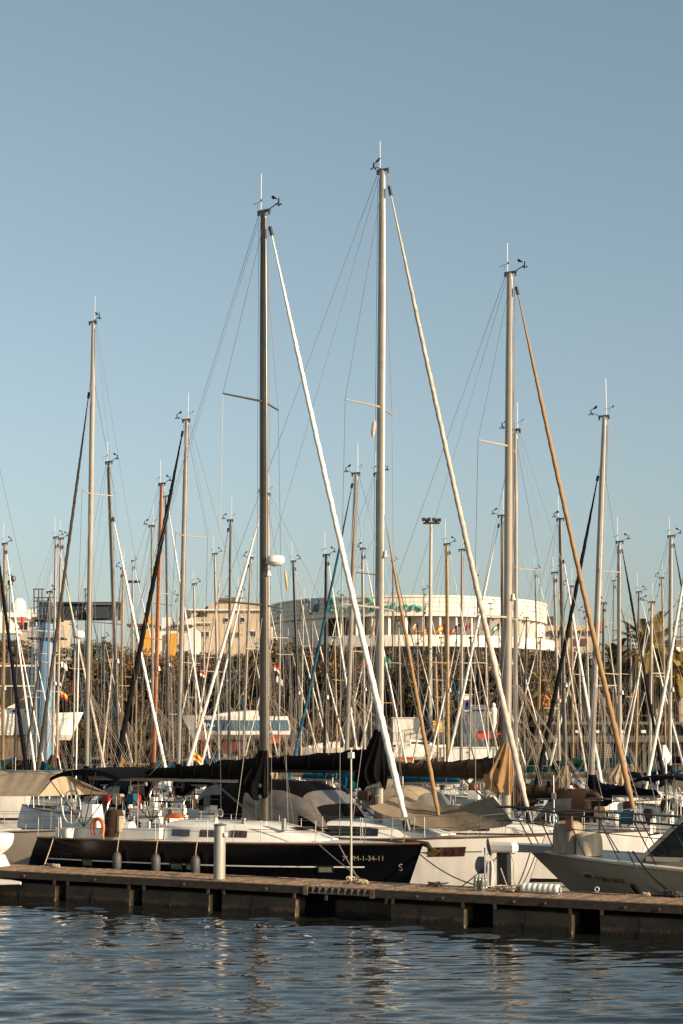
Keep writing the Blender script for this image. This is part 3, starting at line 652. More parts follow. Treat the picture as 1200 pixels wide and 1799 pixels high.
# service pedestal, dish, bottles, rags
p = onp(886, 2.05); o = thing('service_pedestal', 'dark post carrying a white utility box on the pontoon beside the white hull', 'pedestal', p, RZ)
b = MB(); b.box((0, 0, 0.42), (0.26, 0.22, 0.84)); b.box((-0.11, -0.02, 0.42), (0.03, 0.24, 0.86)); b.build('post', mat('dark blue grey post', (0.03, 0.033, 0.042), 0.5, 0, 0.2), o, False)
b = MB(); b.loft([[Vector((0.3 * a * q, 0.16 * c * q, z_)) for a, c in ((-1, -1), (1, -1), (1, 1), (-1, 1))] for z_, q in ((0.84, 0.9), (0.88, 1), (1.0, 1), (1.06, 0.85))]); b.build('lid_box', WPLA, o, False)
b = MB(); b.tube([(0.2, -0.12, 0.9), (0.32, -0.14, 0.6), (0.3, -0.12, 0.3), (0.34, -0.1, 0.03)], 0.012, 5); b.tube([(-0.2, -0.12, 0.9), (-0.3, -0.13, 0.72), (-0.12, -0.14, 0.62)], 0.012, 5); b.build('hose', ROPE, o)
p = onp(856, 1.6); o = thing('satellite_dish', 'small dark satellite dish on a thin stand on the pontoon by the bottles', 'dish', p, R(75))
b = MB(); b.lathe((0, 0, 0), [(0.22, 0.07), (0.18, 0.03), (0.1, 0.008), (0.01, 0.0)], 18); q_ = b.build('reflector', mat('grey dish', (0.2, 0.17, 0.15), 0.5), o); q_.rotation_euler = (R(80), 0, R(15)); q_.location = (0, 0, 0.95)
rod('stand', o, (0, 0.05, 0), (0, 0.05, 0.95), 0.018, STEEL, 6); rod('arm', o, (0, 0, 0.8), (0.05, -0.25, 0.85), 0.012, STEEL, 5)
PET = mat('clear plastic bottle', (0.45, 0.43, 0.40), 0.12, 0, 0.3, 20, trans=0.55)
pbm = None
for i, (px, lb) in enumerate(((836, 'left one of the clear plastic water bottles standing on the pontoon'), (842, 'second clear plastic water bottle from the left on the pontoon'), (848, 'third clear plastic water bottle from the left, near the hanging rag'), (853, 'right one of the clear plastic water bottles, touching the grey rag'))):
    p = onp(px, 1.0 + 0.12 * (i % 2)); o = thing('water_bottle', lb, 'bottle', p, 0, 'plastic water bottles on the pontoon')
    if pbm is None:
        b = MB(); b.lathe((0, 0, 0), [(0.045, 0), (0.052, 0.02), (0.052, 0.09), (0.046, 0.1), (0.052, 0.11), (0.052, 0.22), (0.045, 0.26), (0.02, 0.32), (0.018, 0.335)], 12); pbm = b.mesh('bottle_body', PET)
        b = MB(); b.lathe((0, 0, 0.335), [(0.022, 0), (0.022, 0.025)], 10); pcm = b.mesh('bottle_cap', BLUEH)
    link('bottle_body', pbm, o); link('bottle_cap', pcm, o)
def rag(px, py0, py1, wpx, t, m, label, name='rag', sd=0):
    sx = solve_s(px, t, DZ); b = MB(); rr = []; rn = random.Random(sd)
    base = st(sx, t); z0, z1 = zat(py0, base), max(DZ + 0.01, zat(py1, base)); wm = wpx * base.y / F / 2
    for i in range(9):
        q = i / 8; wd = wm * (0.35 + 0.65 * math.sin(0.4 + q * 2.2)); rr.append([Vector((wd * math.cos(a) * (1 + 0.25 * math.sin(3 * a + q * 4 + sd)), 0.07 * math.sin(a) * (1 + 0.4 * math.sin(4 * a + sd)), z0 + (z1 - z0) * q)) for a in [6.2832 * j / 16 for j in range(16)]])
    b.loft(rr); o = b.build(name, m, None, True, 60); o.location = (base.x, base.y, 0); o.rotation_euler = (0, 0, RZ); tag(o, label, 'cloth'); return o
rag(846, 1505, 1535, 20, 1.7, mat('grey rag', (0.35, 0.31, 0.30), 0.9, 0, 0.4, 8), 'crumpled grey cloth hanging above the plastic bottles', sd=2)
rag(862, 1512, 1556, 15, 1.5, mat('pale rag', (0.55, 0.50, 0.48), 0.9, 0, 0.3, 8), 'pale hanging cloth right of the plastic bottles', sd=4)
# white tender on the pontoon at the left edge
p = onp(-5, 1.3); o = thing('tender', 'rounded white dinghy on a white plinth at the left edge of the pontoon', 'dinghy', p, RZ)
b = MB(); rr = []
for i in range(12):
    q = i / 11; x = -1.9 + 2.35 * q; wd = 0.6 * (1 - 0.75 * max(0, (q - 0.6) / 0.4) ** 2.2); hh = 0.62 * (1 - 0.5 * max(0, (q - 0.7) / 0.3) ** 2)
    rr.append([Vector((x + 0.12 * math.sin(max(0, -a_ / 1.57)) * 0, wd * math.cos(a_), 0.86 + hh * math.sin(a_) * (1 if a_ < 0 else 0.12))) for a_ in [math.pi * 2 * j / 20 - math.pi for j in range(20)]])
b.loft(rr); b.build('hull', WHT, o, True, 70)
b = MB(); b.loft([[Vector((a_ * q - 0.55, c_ * q, z_)) for a_, c_ in ((-0.5, -0.3), (0.75, -0.3), (0.75, 0.3), (-0.5, 0.3))] for z_, q in ((0, 1), (0.3, 0.8))]); b.build('plinth', WHT, o, False)
# white paddle board under the deck edge
p = st(solve_s(-30, -0.1, 0.6), -0.35, 0.44); b = MB(); b.loft([[Vector((x, y * wv, z_)) for y, z_ in ((-1, 0.03), (0, 0), (1, 0.03), (1, 0.06), (0, 0.09), (-1, 0.06))] for x, wv in ((-1.2, 0.3), (0.4, 0.3), (1.0, 0.24), (1.55, 0.03))]); o = b.build('board', WPLA, None, True); o.location = p; o.rotation_euler = (R(8), 0, RZ); tag(o, 'long white board tucked under the pontoon edge at far left', 'board')
# ---------------------------------------------------------------- the boats near the pontoon
A = sailboat('long dark navy yacht lying along the pontoon with black bimini and white rolled headsail', (463, 372), 463, 4.55, 1, foot=720, L=12.1, rs=0.5, coverlen=0.66, hull=NAVY, mastm=ALUX, mw=0.125,
    jib=SAILW, jr=0.083, jstart=0.985, spr=(705, 1063), cover=CBLK, boom=GRY, detail=2, bimini=CBLK, fb=1.52, fix=True, radar=987, boomlen=6.0, boomz=3.1, stripe=WPLA, sag=0.22, cabwin=True, lines=3, kw_fst=1.42, dip=0.0, sprl=1.75, coverup=0.85)
B_ = sailboat('large white yacht behind the dark one, with the tallest mast and a grey sprayhood', (672, 300), 666, 9.2, 1, foot=935, L=14.6, hull=WHT, mastm=ALU, mw=0.13, jib=SAILC, jr=0.083, jstart=0.905,
    spr=(716, 1068), cover=CBLK, boom=BLKM, detail=2, dodger=CBLK, fb=1.55, fix=True, boomlen=6.0, boomz=3.3, coverup=1.15, sprl=1.75, sag=0.2, inner=(SAILT, 0.46, 0.42), lines=3)
C_ = sailboat('white yacht with tan sail cover on the boom and tan rolled headsail', (896, 480), 890, 13.9, 1, foot=1120, hull=WHT, mastm=ALUL, mw=0.14, jib=SAILT, jr=0.083, jstart=0.985,
    spr=(785, 1085), cover=CBRN, frontm=CTAN, boom=CBRN, detail=1, dodger=CBEI, fix=True, boomlen=5.2, boomz=3.05, coverup=1.15, sag=0.2, lines=3, sprl=1.7)
D_ = sailboat('tall grey masted yacht at left with dark rolled headsail leaning left', (164, 566), 152, 21, -1, foot=58, hull=WHT, mastm=ALUL, mw=0.12, jib=SAILB, jr=0.08, jstart=0.87, spr=(868,), cover=CNAVY, detail=1, dodger=CNAVY, fb=1.4)
E_ = sailboat('yacht with thick black rolled headsail crossing the orange wooden mast', (328, 738), 312, 24, -1, foot=192, hull=WHT, mastm=ALU, mw=0.12, jib=SAILK, jr=0.12, jstart=0.985, spr=(942,), cover=CBLK, detail=1, dodger=CBLK)
J_ = sailboat('grey masted yacht at right with navy boom cover and black rolled headsail leaning left', (1062, 732), 1036, 22, -1, foot=930, hull=WHT, mastm=ALU, mw=0.115, jib=SAILK, jr=0.085, jstart=0.87, spr=(1005, 1205), cover=CNAVY, boom=GRY, detail=1, bimini=CNAVY)
K_ = sailboat('white yacht with brown wrapped boom reaching right from its mast, behind the tall pale mast', (906, 756), 906, 18.3, -1, foot=770, hull=CRM, mastm=ALU, mw=0.08, spr=(1000,), cover=CBRN, detail=1, dodger=CBRN)
H_ = sailboat('yacht with thin blue rolled headsail leaning left below the tall white one', (626, 832), 606, 25, -1, foot=498, hull=WHT, mastm=ALU, mw=0.11, jib=CBLU, jr=0.065, jstart=0.9, spr=(1065,), cover=CTEAL, detail=1, dodger=CBEI, sag=0.3, boomz=2.45, boomlen=5.5)
G_ = sailboat('yacht with dark mast and bright white rolled headsail left of the orange mast', (191, 812), 211, 29, 1, foot=303, hull=WHT, mastm=ALUD, mw=0.10, jib=SAILW, jr=0.08, jstart=0.85, spr=(1095,), cover=CTAN, detail=1, dodger=CNAVY)
L_ = sailboat('yacht with reddish brown varnished wooden mast at left', (284, 850), 268, 30, 1, slope=0.2, hull=GREENH, mastm=WOODM, mw=0.12, spr=(1123,), cover=CBRN, detail=1, boom=WOODM)
AL = sailboat('yacht whose thick white rolled headsail leans left beside the dark yacht mast', (470, 868), 471, 33, -1, foot=318, hull=WHT, mastm=ALU, mw=0.10, jib=SAILW, jr=0.095, jstart=0.985, spr=(1120,), cover=CBEI, detail=1)
I_ = sailboat('yacht with slim grey mast almost hidden by the tallest mast', (663, 832), 662, 32, 1, hull=WHT, mastm=ALUD, mw=0.08, spr=(1010,), cover=CTEAL, detail=1, jib=None, jstart=0.8, boomz=2.4)
P5 = (
 # label, top, bottom x, t, dir, hull, mast, mw, jib, jr, jstart, spreaders, cover, foot
 ('small yacht with a pair of masthead vanes left of centre and tan boom cover', (405, 914), 402, 46, -1, WHT, ALUD, .09, SAILC, .06, .95, (1050,), CTAN, 330),
 ('yacht with bare slim mast rising over the tan apartment block', (377, 973), 385, 58, 1, CRM, ALUL, .08, None, 0, .9, (1180,), CBLU, None),
 ('yacht with raked pale mast just left of the dark yacht mast', (441, 980), 425, 52, -1, WHT, ALUL, .09, SAILW, .085, .97, (1140,), CNAVY, 345),
 ('yacht with cream mast just left of the orange wooden mast', (267, 924), 269, 50, -1, WHT, ALUL, .085, None, 0, .9, (1042,), CBLU, None),
 ('yacht with nearly black mast just right of the orange wooden mast', (291, 872), 297, 42, 1, WHT, ALUD, .09, SAILW, .07, .95, (1062,), CBLK, 375),
 ('yacht with tan mast seen between the dark arm of the lift and the orange mast', (216, 998), 213, 56, -1, WHT, OCHM, .085, SAILC, .07, .96, (1205,), CTAN, 175),
 ('yacht with cream mast and paired spreaders at left, vane on a tall rod', (98, 944), 92, 44, 1, CRM, ALUL, .085, SAILC, .075, .93, (1110, 1215), CBRN, 190),
 ('yacht with cream mast standing right against its twin at left', (107, 946), 99, 49, 1, WHT, ALUL, .095, CBLU, .05, .9, (1150,), CNAVY, 165),
 ('yacht with short cream mast in front of the blue tower', (88, 1040), 78, 47, -1, WHT, ALUL, .07, SAILB, .06, .95, (1165,), CTEAL, 36),
 ('yacht with varnished ochre mast at the left edge', (8, 955), 4, 45, 1, GREENH, OCHM, .10, SAILW, .07, .95, (1165,), CGRN, 66),
 ('yacht with black mast and white headsail left of the blue rolled sail', (573, 975), 570, 47, 1, WHT, BLKM, .10, SAILW, .06, .95, (1200,), CNAVY, 640),
 ('yacht with slim black mast above the round building, white headsail falling right', (515, 986), 528, 49, 1, WHT, BLKM, .085, SAILC, .06, .9, (1210,), CBLK, 592),
 ('yacht with thin pale mast between the leaning headsail and the tallest mast', (637, 964), 641, 54, 1, WHT, ALUL, .08, SAILW, .06, .9, (1002, 1145), CTEAL, 722),
 ('yacht with ochre brown mast in front of the flags, white line to the right', (785, 956), 787, 50, 1, WHT, OCHM, .11, SAILW, .035, .98, (1165,), CBRN, 872),
 ('yacht with plain grey mast right of the ochre brown one', (812, 966), 810, 55, -1, WHT, ALU, .10, SAILW, .06, .7, (1165,), CNAVY, 742),
 ('yacht with white headsail leaning left from a mast beside the tall pale mast', (882, 906), 884, 44, -1, WHT, ALUD, .10, SAILW, .08, .96, (1085,), CGRN, 775),
 ('yacht with spotted grey mast and white headsail right of the tan rolled headsail top', (984, 912), 994, 43, 1, WHT, ALUD, .10, SAILW, .08, .87, (1120,), CGRY, 1062),
 ('yacht with shorter grey mast leaning in beside the spotted one', (974, 1006), 984, 57, 1, WHT, ALUL, .085, SAILC, .065, .92, (1245,), CNAVY, 1035),
 ('yacht with grey mast and black rolled headsail falling right over the palms', (1088, 952), 1089, 46, 1, WHT, ALU, .10, SAILK, .085, .96, (1185,), CBEI, 1172),
 ('yacht with small grey mast left of the palm crown', (1060, 1060), 1061, 60, 1, WHT, ALUD, .09, SAILC, .06, .9, (1220,), CTEAL, 1105),
 ('yacht with white mast standing in front of the palm crown', (1145, 1058), 1141, 58, -1, WHT, ALUL, .085, SAILW, .07, .92, (1183,), CBLU, 1085),
 ('yacht with thick grey mast and black headsail at the right edge', (1179, 942), 1176, 48, 1, WHT, ALU, .11, SAILK, .07, .95, (1190,), CNAVY, 1262),
 ('yacht with thin mast below the small vane, over the white houses', (341, 1026), 345, 64, 1, WHT, ALUL, .08, None, 0, .9, (1165,), CTAN, None),
 ('yacht off the right edge whose white headsail leans in to the left', (1232, 850), 1230, 40, -1, WHT, ALU, .10, SAILW, .085, .95, (1100,), CNAVY, 1130),
 ('yacht off the left edge with navy headsail falling into the picture', (-18, 880), -20, 39, 1, WHT, ALU, .10, CNAVY, .11, .95, (1100,), CGRY, 52),
)
for i, (lb, tp, bt, t, dr, hl, mm, mw, jb, jr, js, sp, cv, ft) in enumerate(P5):
    sailboat(lb, tp, bt, t, dr, foot=ft, hull=hl, mastm=mm, mw=mw, jib=jb, jr=jr, jstart=js, spr=sp, cover=cv, detail=1 if t < 58 else 0,
             dodger=[None, CNAVY, CBEI, CBLK, None, CTEAL][i % 6], sag=0.1 + 0.12 * (i % 3))
# shorter, farther masts between the trees
HULLC = ('white', 'cream', 'white', 'navy', 'white', 'green'); HM = dict(white=WHT, cream=CRM, navy=NAVY, green=GREENH)
MMN = (('grey', ALU), ('pale', ALUL), ('dull', ALUD), ('tan', OCHM), ('black', BLKM)); CVN = (('teal', CTEAL), ('navy', CNAVY), ('beige', CBEI), ('black', CBLK), ('green', CGRN), ('blue', CBLU), ('brown', CBRN))
NB = ((30, 1105, 'over the stranded white yacht at far left'), (132, 1100, 'just under the white radar on a rod'), (182, 1120, 'between the tall left mast and the dark one'), (240, 1115, 'left of the orange mast'),
      (330, 1150, 'near the bow of the banded yacht ashore'), (358, 1080, 'below the white house wall'), (398, 1120, 'before the blue and white yacht ashore'), (450, 1130, 'over the stern of the banded yacht ashore'),
      (492, 1075, 'below the orange stick on a wire'), (508, 1130, 'left of the blue rolled sail foot'), (547, 1078, 'under the round blue emblem'), (588, 1120, 'left of the blue rolled sail top'),
      (652, 1110, 'left of the tallest mast under the teal letters'), (700, 1090, 'right of the tallest mast below the teal letters'), (733, 1130, 'left of the floodlight pole'), (765, 1150, 'beside the yellow warning panel'),
      (828, 1120, 'near the white kiosk ashore'), (852, 1090, 'behind the foot of the twisted headsail'), (925, 1085, 'right of the tall pale mast over the trees'), (950, 1120, 'left of the spotted mast pair'),
      (1016, 1110, 'left of the leaning black headsail foot'), (1108, 1110, 'between the palm crowns'), (1160, 1125, 'under the right palm crown'), (1122, 1150, 'in front of the palm trunks'), (62, 1150, 'by the blue ladder tower'), (300, 1180, 'behind the two thick white headsails'),
      (18, 1010, 'left of the white radar dome'), (150, 1035, 'just left of the tall left mast'), (233, 985, 'under the distant lamp bar'), (312, 1045, 'beside the thick black headsail yacht'), (420, 1040, 'below the sand coloured cornice'), (467, 1035, 'tucked behind the dark yacht mast'),
      (533, 1060, 'at the left end of the round building'), (601, 1045, 'under the first teal letters'), (690, 985, 'right of the tallest mast, above the building'), (745, 1035, 'just left of the floodlight pole'), (838, 1010, 'above the bright facade'), (861, 1060, 'over the canopy right end'),
      (940, 1000, 'right end of the round building'), (1003, 1030, 'over the terraced tan building'), (1030, 1075, 'right of the tan rolled headsail'), (1078, 1020, 'beside the black headsail over palms'), (1122, 1040, 'above the left palm fronds'), (1163, 1015, 'left of the thick grey mast'), (1196, 1060, 'at the far right edge'),
      (520, 1095, 'among the stays under the emblem'), (620, 1140, 'behind the blue rolled sail'), (670, 1160, 'behind the tallest mast foot'), (775, 1120, 'right of the yellow board'), (906, 1130, 'behind the brown boom yacht'))
for i, (x, ty, wh) in enumerate(NB):
    hn = HULLC[i % 6]; mn, mm = MMN[i % 4 if i % 9 else 4]; cn, cv = CVN[i % 7]
    sailboat('small %s yacht, %s mast, %s cover, %s' % (hn, mn, cn, wh), (x, ty), x + random.randint(-7, 7), 62 + (i * 7) % 52, 1 if (i * 5) % 7 < 4 else -1, slope=0.24,
             hull=HM[hn], mastm=mm, mw=0.075, jib=(SAILW, SAILC, SAILC, SAILW, SAILB, SAILW, CBLU)[i % 7], jr=0.07, jstart=0.95, spr=(ty + 75,), cover=cv, detail=0, lines=2, sag=0.1)
# ---------------------------------------------------------------- hero details on the dark yacht
root = A['root']; fn = A['fn']; hb, sz, P = fn; LL = A['L']; B = A['B']; U = A['U']
def side(u, k, sd=-1, o=0.012): q = P(u, sz(u) * k, sd); return q + Vector((0, sd * o, 0))
def side_frame(x, k, o=0.012, xs=None):
    u = U(x); a = side(u - 0.01, k, -1, o); b = side(u + 0.01, k, -1, o); c = side(u, k - 0.03, -1, o); e = side(u, k + 0.03, -1, o)
    X = (b - a).normalized(); Z = (e - c).normalized(); Y = Z.cross(X).normalized(); Z = X.cross(Y)
    M = Matrix((X, Z, Y * -1 if False else X.cross(Z))).transposed().to_4x4(); return Matrix.Translation(side(u, k, -1, o)) @ M
LET = mat('cream lettering', (0.34, 0.28, 0.22), 0.5)
def px_local(b_, px, py, t):
    """point on the vertical plane at offset t seen at the pixel, in the boat's own coordinates"""
    s = solve_s(px, t, 1.2); w_ = st(s, t); w_.z = zat(py, w_)
    M = Matrix.Translation(b_['root'].location) @ Matrix.Rotation(b_['root'].rotation_euler.z, 4, 'Z'); return M.inverted() @ w_
xl = px_local(A, 613, 1503, A['t'] - 1.6); text_obj('registration', '7ª PM-1-34-11', 0.19, LET, root, side_frame(xl.x, 0.76))
xl = px_local(A, 684, 1516, A['t'] - 1.2); text_obj('logo', 'S', 0.26, LET, root, side_frame(xl.x, 0.60), extrude=0.008)
xl = px_local(A, 113, 1499, A['t'] - 1.7); text_obj('name_lettering', 'odins', 0.32, mat('faint grey lettering', (0.045, 0.042, 0.042), 0.4), root, side_frame(xl.x, 0.72))
for px, wv in ((552, 0.34), (152, 0.26), (311, 0.32), (334, 0.2)):
    xl = px_local(A, px, 1518, A['t'] - 1.8); M = side_frame(xl.x, 0.57, 0.02); m_ = MB(); m_.box((0, 0, 0), (wv + 0.09, 0.19, 0.03)); fr = link('hull_window', m_.mesh('hull_window', BLK, False), root, M)
    m_ = MB(); m_.box((0, 0, 0.014), (wv, 0.13, 0.012)); m_.build('pane', mat('greenish pane', (0.22, 0.24, 0.17), 0.15, 0, 0.3, 12), fr, False)
for px, lb in ((208, 'left grey fender hanging on the dark hull'), (277, 'middle grey fender hanging on the dark hull'), (345, 'right grey fender, hanging on the dark hull near the pile')):
    xl = px_local(A, px, 1510, A['t'] - 1.95); q = side(U(xl.x), 0.9, -1, 0.16); Mw = Matrix.Translation(root.location) @ Matrix.Rotation(root.rotation_euler.z, 4, 'Z'); wq = Mw @ q
    o = thing('fender', lb, 'fender', (wq.x, wq.y, 0.62), RZ, 'grey fenders on the dark yacht')
    m_ = MB(); m_.lathe((0, 0, 0), [(0.03, -0.02), (0.09, 0.02), (0.125, 0.09), (0.125, 0.42), (0.09, 0.5), (0.035, 0.54), (0.03, 0.58)], 14); m_.build('fender_body', FEND, o)
    rod('fender_line', o, (0, 0, 0.56), (0.02, 0.16, 1.5), 0.012, ROPE, 5)
# brown capping strake, anchor on the bow
m_ = MB(); m_.tube([(LL / 2 - 0.5, 0, sz(1) + 0.06), (LL / 2 + 0.15, 0, sz(1) + 0.0), (LL / 2 + 0.22, 0, sz(1) - 0.12)], 0.07, 8); m_.build('bow_roller', CBRN, root)
ANC = mat('brass coloured anchor', (0.42, 0.25, 0.09), 0.4, 0.5, 0.2); m_ = MB(); m_.bar((LL / 2 - 0.2, 0, sz(1) + 0.08), (LL / 2 + 0.4, 0, sz(1) - 0.16), 0.05, 0.06)
m_.add([(LL / 2 + 0.1, 0.16, sz(1) - 0.22), (LL / 2 + 0.1, -0.16, sz(1) - 0.22), (LL / 2 + 0.62, 0, sz(1) - 0.08), (LL / 2 + 0.3, 0, sz(1) - 0.3)], [(0, 1, 2), (0, 3, 1), (1, 3, 2), (0, 2, 3)]); m_.build('anchor', ANC, root, False)
# forward wheel, white bucket, horseshoe buoy, bag, boarding rails
m_ = MB(); rr = 0.47; wx = -LL * 0.345; wz_ = sz(0.15) + 0.93
m_.tube([(wx + 0.0 + 0.5 * rr * math.cos(i * math.pi / 16) * 0, rr * math.cos(i * math.pi / 16), wz_ + rr * math.sin(i * math.pi / 16)) for i in range(33)], 0.02, 8, False)
for k in range(3): m_.tube([(wx, 0, wz_), (wx, rr * math.cos(k * 2.094 + 0.52), wz_ + rr * math.sin(k * 2.094 + 0.52))], 0.014, 5)
whl = m_.mesh('big_wheel', WPLA); qw_ = px_local(A, 138, 1416, A['t'] - 0.9); link('big_wheel', whl, root, Matrix.Translation((qw_.x, -1.25, qw_.z - 0.02)) @ Matrix.Rotation(R(72), 4, 'Z') @ Matrix.Translation((-wx, 0, -wz_)))
b = MB(); b.loft([[Vector((wx + a * q, -0.85 + c * q, z_)) for a, c in ((-0.22, -0.28), (0.22, -0.28), (0.22, 0.28), (-0.22, 0.28))] for z_, q in ((sz(.15) - 0.1, 1), (sz(.15) + 0.55, 0.95), (sz(.15) + 0.95, 0.75))]); b.build('helm_console', WPLA, root, False)
hx = px_local(A, 165, 1440, A['t'] - 1.6); m_ = MB(); m_.tube([(hx.x + 0.2 * math.cos(a), -1.45, sz(.15) + 0.32 + 0.26 * math.sin(a)) for a in [math.pi * (-0.25 + 1.5 * i / 16) for i in range(17)]], 0.055, 8); m_.build('horseshoe_buoy', ORNG, root)
m_ = MB(); m_.lathe((px_local(A, 116, 1470, A['t'] - 1.6).x, -1.5, sz(.1)), [(0.13, 0), (0.17, 0.3), (0.18, 0.31), (0.01, 0.3)], 14); m_.build('bucket', WPLA, root)
q = px_local(A, 193, 1430, A['t'] - 1.3); m_ = MB(); m_.loft([[Vector((q.x + 0.1 * z_ + wv * math.cos(a), -1.2 + 0.22 * math.sin(a), sz(.2) + 0.08 + z_)) for a in [6.28 * j / 12 for j in range(12)]] for z_, wv in ((0, 0.26), (0.3, 0.33), (0.6, 0.3), (0.75, 0.2))]); m_.build('outboard_bag', CBRN, root)
boxo('life_jacket', root, (q.x + 0.32, -1.25, sz(.2) + 0.45), (0.08, 0.22, 0.42), CBEI)
q = px_local(A, 308, 1430, A['t'] - 0.7); m_ = MB(); m_.loft([[Vector((q.x + x, -0.7 + 0.2 * math.cos(a), A['zf'](q.x) + 0.58 + 0.14 * abs(math.sin(a)) * k)) for a in [math.pi * j / 8 for j in range(9)]] for x, k in ((-0.28, 0.3), (-0.1, 1), (0.15, 0.8), (0.28, 0.2))], False, False); m_.build('orange_bag', ORNG, root)
for px in (283, 372): # dorade cowls
    q = px_local(A, px, 1440, A['t'] - 0.9); c = Vector((q.x, -0.72, A['zf'](q.x) + A['hf']((q.x - A['x0']) / (A['x1'] - A['x0'])))); m_ = MB()
    m_.tube([c, c + Vector((0, 0, 0.16)), c + Vector((0.05, 0, 0.24)), c + Vector((0.16, 0, 0.26))], [0.06, 0.06, 0.08, 0.12], 10, False); cw = m_.build('cowl_vent', WPLA, root); rod('cowl_mouth', cw, c + Vector((0.15, 0, 0.26)), c + Vector((0.162, 0, 0.262)), 0.1, BLK, 10)
for px in (262, 455, 525): # jib tracks and thin deck gear
    q = px_local(A, px, 1450, A['t']); rod('winch', root, (q.x, -0.75, A['zf'](min(q.x, A['x1'] - 0.2)) + 0.3), (q.x, -0.75, A['zf'](min(q.x, A['x1'] - 0.2)) + 0.62), 0.07, STEEL, 10)
# mooring lines of the dark yacht
def line(pts, r, m, label, name='mooring_line', cat='rope'):
    b = MB(); b.tube(pts, r, 5); o = b.build(name, m); tag(o, label, cat); return o
def AW(v): return Matrix.Translation(root.location) @ Matrix.Rotation(root.rotation_euler.z, 4, 'Z') @ Vector(v)
line(sagline(onp(78, 1.9, 0.05), AW(side(0.08, 1.0)), 0.02), 0.018, ROPE, 'short pale stern line from the dark yacht down to the pontoon')
line(sagline(onp(633, 1.3, 0.05), AW(side(0.84, 1.0)), 0.03), 0.014, ROPE, 'pale bow line from the dark yacht to the coil by the lamp pole')
line(sagline(onp(640, 1.5, 0.05), AW(side(0.80, 1.0)), 0.02), 0.014, ROPE, 'second pale line beside the bow line of the dark yacht')
bw = AW((LL / 2 - 0.1, 0, sz(1) - 0.25)); line(sagline(bw, onp(925, 1.9, 0.1), 0.35, 14), 0.016, ROPED, 'long dark line sagging from the dark bow across the white hull')
line(sagline(onp(812, 1.9, 0.02), onp(885, 2.0, 0.85), 0.02), 0.014, ROPED, 'dark line rising right from the pontoon to the utility box')
line(sagline(onp(905, 1.3, 0.02), st(solve_s(932, 3.0, 1.6), 3.0, 1.55), 0.08), 0.017, ROPED, 'black line from the rope pile up to the motor boat bow, left one')
line(sagline(onp(912, 1.3, 0.02), st(solve_s(940, 3.0, 1.6), 3.0, 1.45), 0.05), 0.014, ROPED, 'black line from the rope pile up to the motor boat bow, right one')
# ---------------------------------------------------------------- details on the white yacht behind
root2 = B_['root']; hb2, sz2, P2 = B_['fn']; L2 = B_['L']
def side2(u, k, o=0.012): q = P2(u, sz2(u) * k, -1); return q + Vector((0, -o, 0))
for px, wv in ((776, 1.0),):
    xl = px_local(B_, px, 1503, B_['t'] - 1.6); u0, u1 = B_['U'](xl.x - wv / 2), B_['U'](xl.x + wv / 2); rr = [[side2(u0 + (u1 - u0) * i / 6, 0.66), side2(u0 + (u1 - u0) * i / 6, 0.84)] for i in range(7)]
    m_ = MB(); m_.loft(rr, False, False); m_.build('hull_window', CURT, root2, False)
xl = px_local(B_, 893, 1502, B_['t'] - 1.0); u = B_['U'](xl.x); a_ = side2(u - .01, .8); b_2 = side2(u + .01, .8); X = (b_2 - a_).normalized(); Zv = Vector((0, 0, 1)); Yn = X.cross(Zv).normalized()
text_obj('hull_logo', 'S', 0.26, mat('dark lettering', (0.05, 0.045, 0.05), 0.5), root2, Matrix.Translation(side2(u, 0.74, 0.03)) @ Matrix((X, Zv, Yn)).transposed().to_4x4(), 0.006)
m_ = MB(); rr = [[side2(u_, 0.735, 0.008), side2(u_, 0.75, 0.008)] for u_ in [0.1 + 0.8 * i / 20 for i in range(21)]]; m_.loft(rr, False, False); m_.build('hull_stripe', BLK, root2, False)
# long dark cabin strip window
for sd in (-1, 1):
    rr = []
    for i in range(13):
        q = 0.10 + 0.62 * i / 12; x = B_['x0'] + (B_['x1'] - B_['x0']) * q; hh = B_['hf'](q); wv = B_['wf'](q); rr.append([Vector((x, sd * (wv * 0.975 + 0.02), B_['zf'](x) + 0.16 * hh)), Vector((x, sd * (wv * 0.94 + 0.02), B_['zf'](x) + 0.74 * hh))])
    m_ = MB(); m_.loft(rr, False, False); m_.build('strip_window', GLASS, root2)
# wide grey cockpit tent with big soft windows
q0 = px_local(B_, 475, 1440, B_['t']); q1 = px_local(B_, 615, 1440, B_['t']); zb_ = sz2(0.3) + 0.3; Wd = B_['B'] * 0.36
def tent(x, hh, o=0): return [Vector((x, (Wd + o) * math.copysign(abs(math.cos(a)) ** 0.5, math.cos(a)), zb_ + (hh + o) * math.sin(a) ** 0.55)) for a in [math.pi * j / 16 for j in range(17)]]
prof = [(q1.x, 0.06), (q1.x - 0.45, 0.72), (q1.x - 0.85, 1.12), (q1.x - 1.5, 1.36), (q0.x, 1.42), (q0.x - 0.9, 1.36)]
split_tent([tent(x, h_) for x, h_ in prof], root2, 'cockpit_tent', CBLK, {0: ((1, 5), (11, 15)), 1: ((1, 5), (5, 11), (11, 15)), 2: ((0, 4), (12, 16)), 3: ((0, 4), (12, 16))})
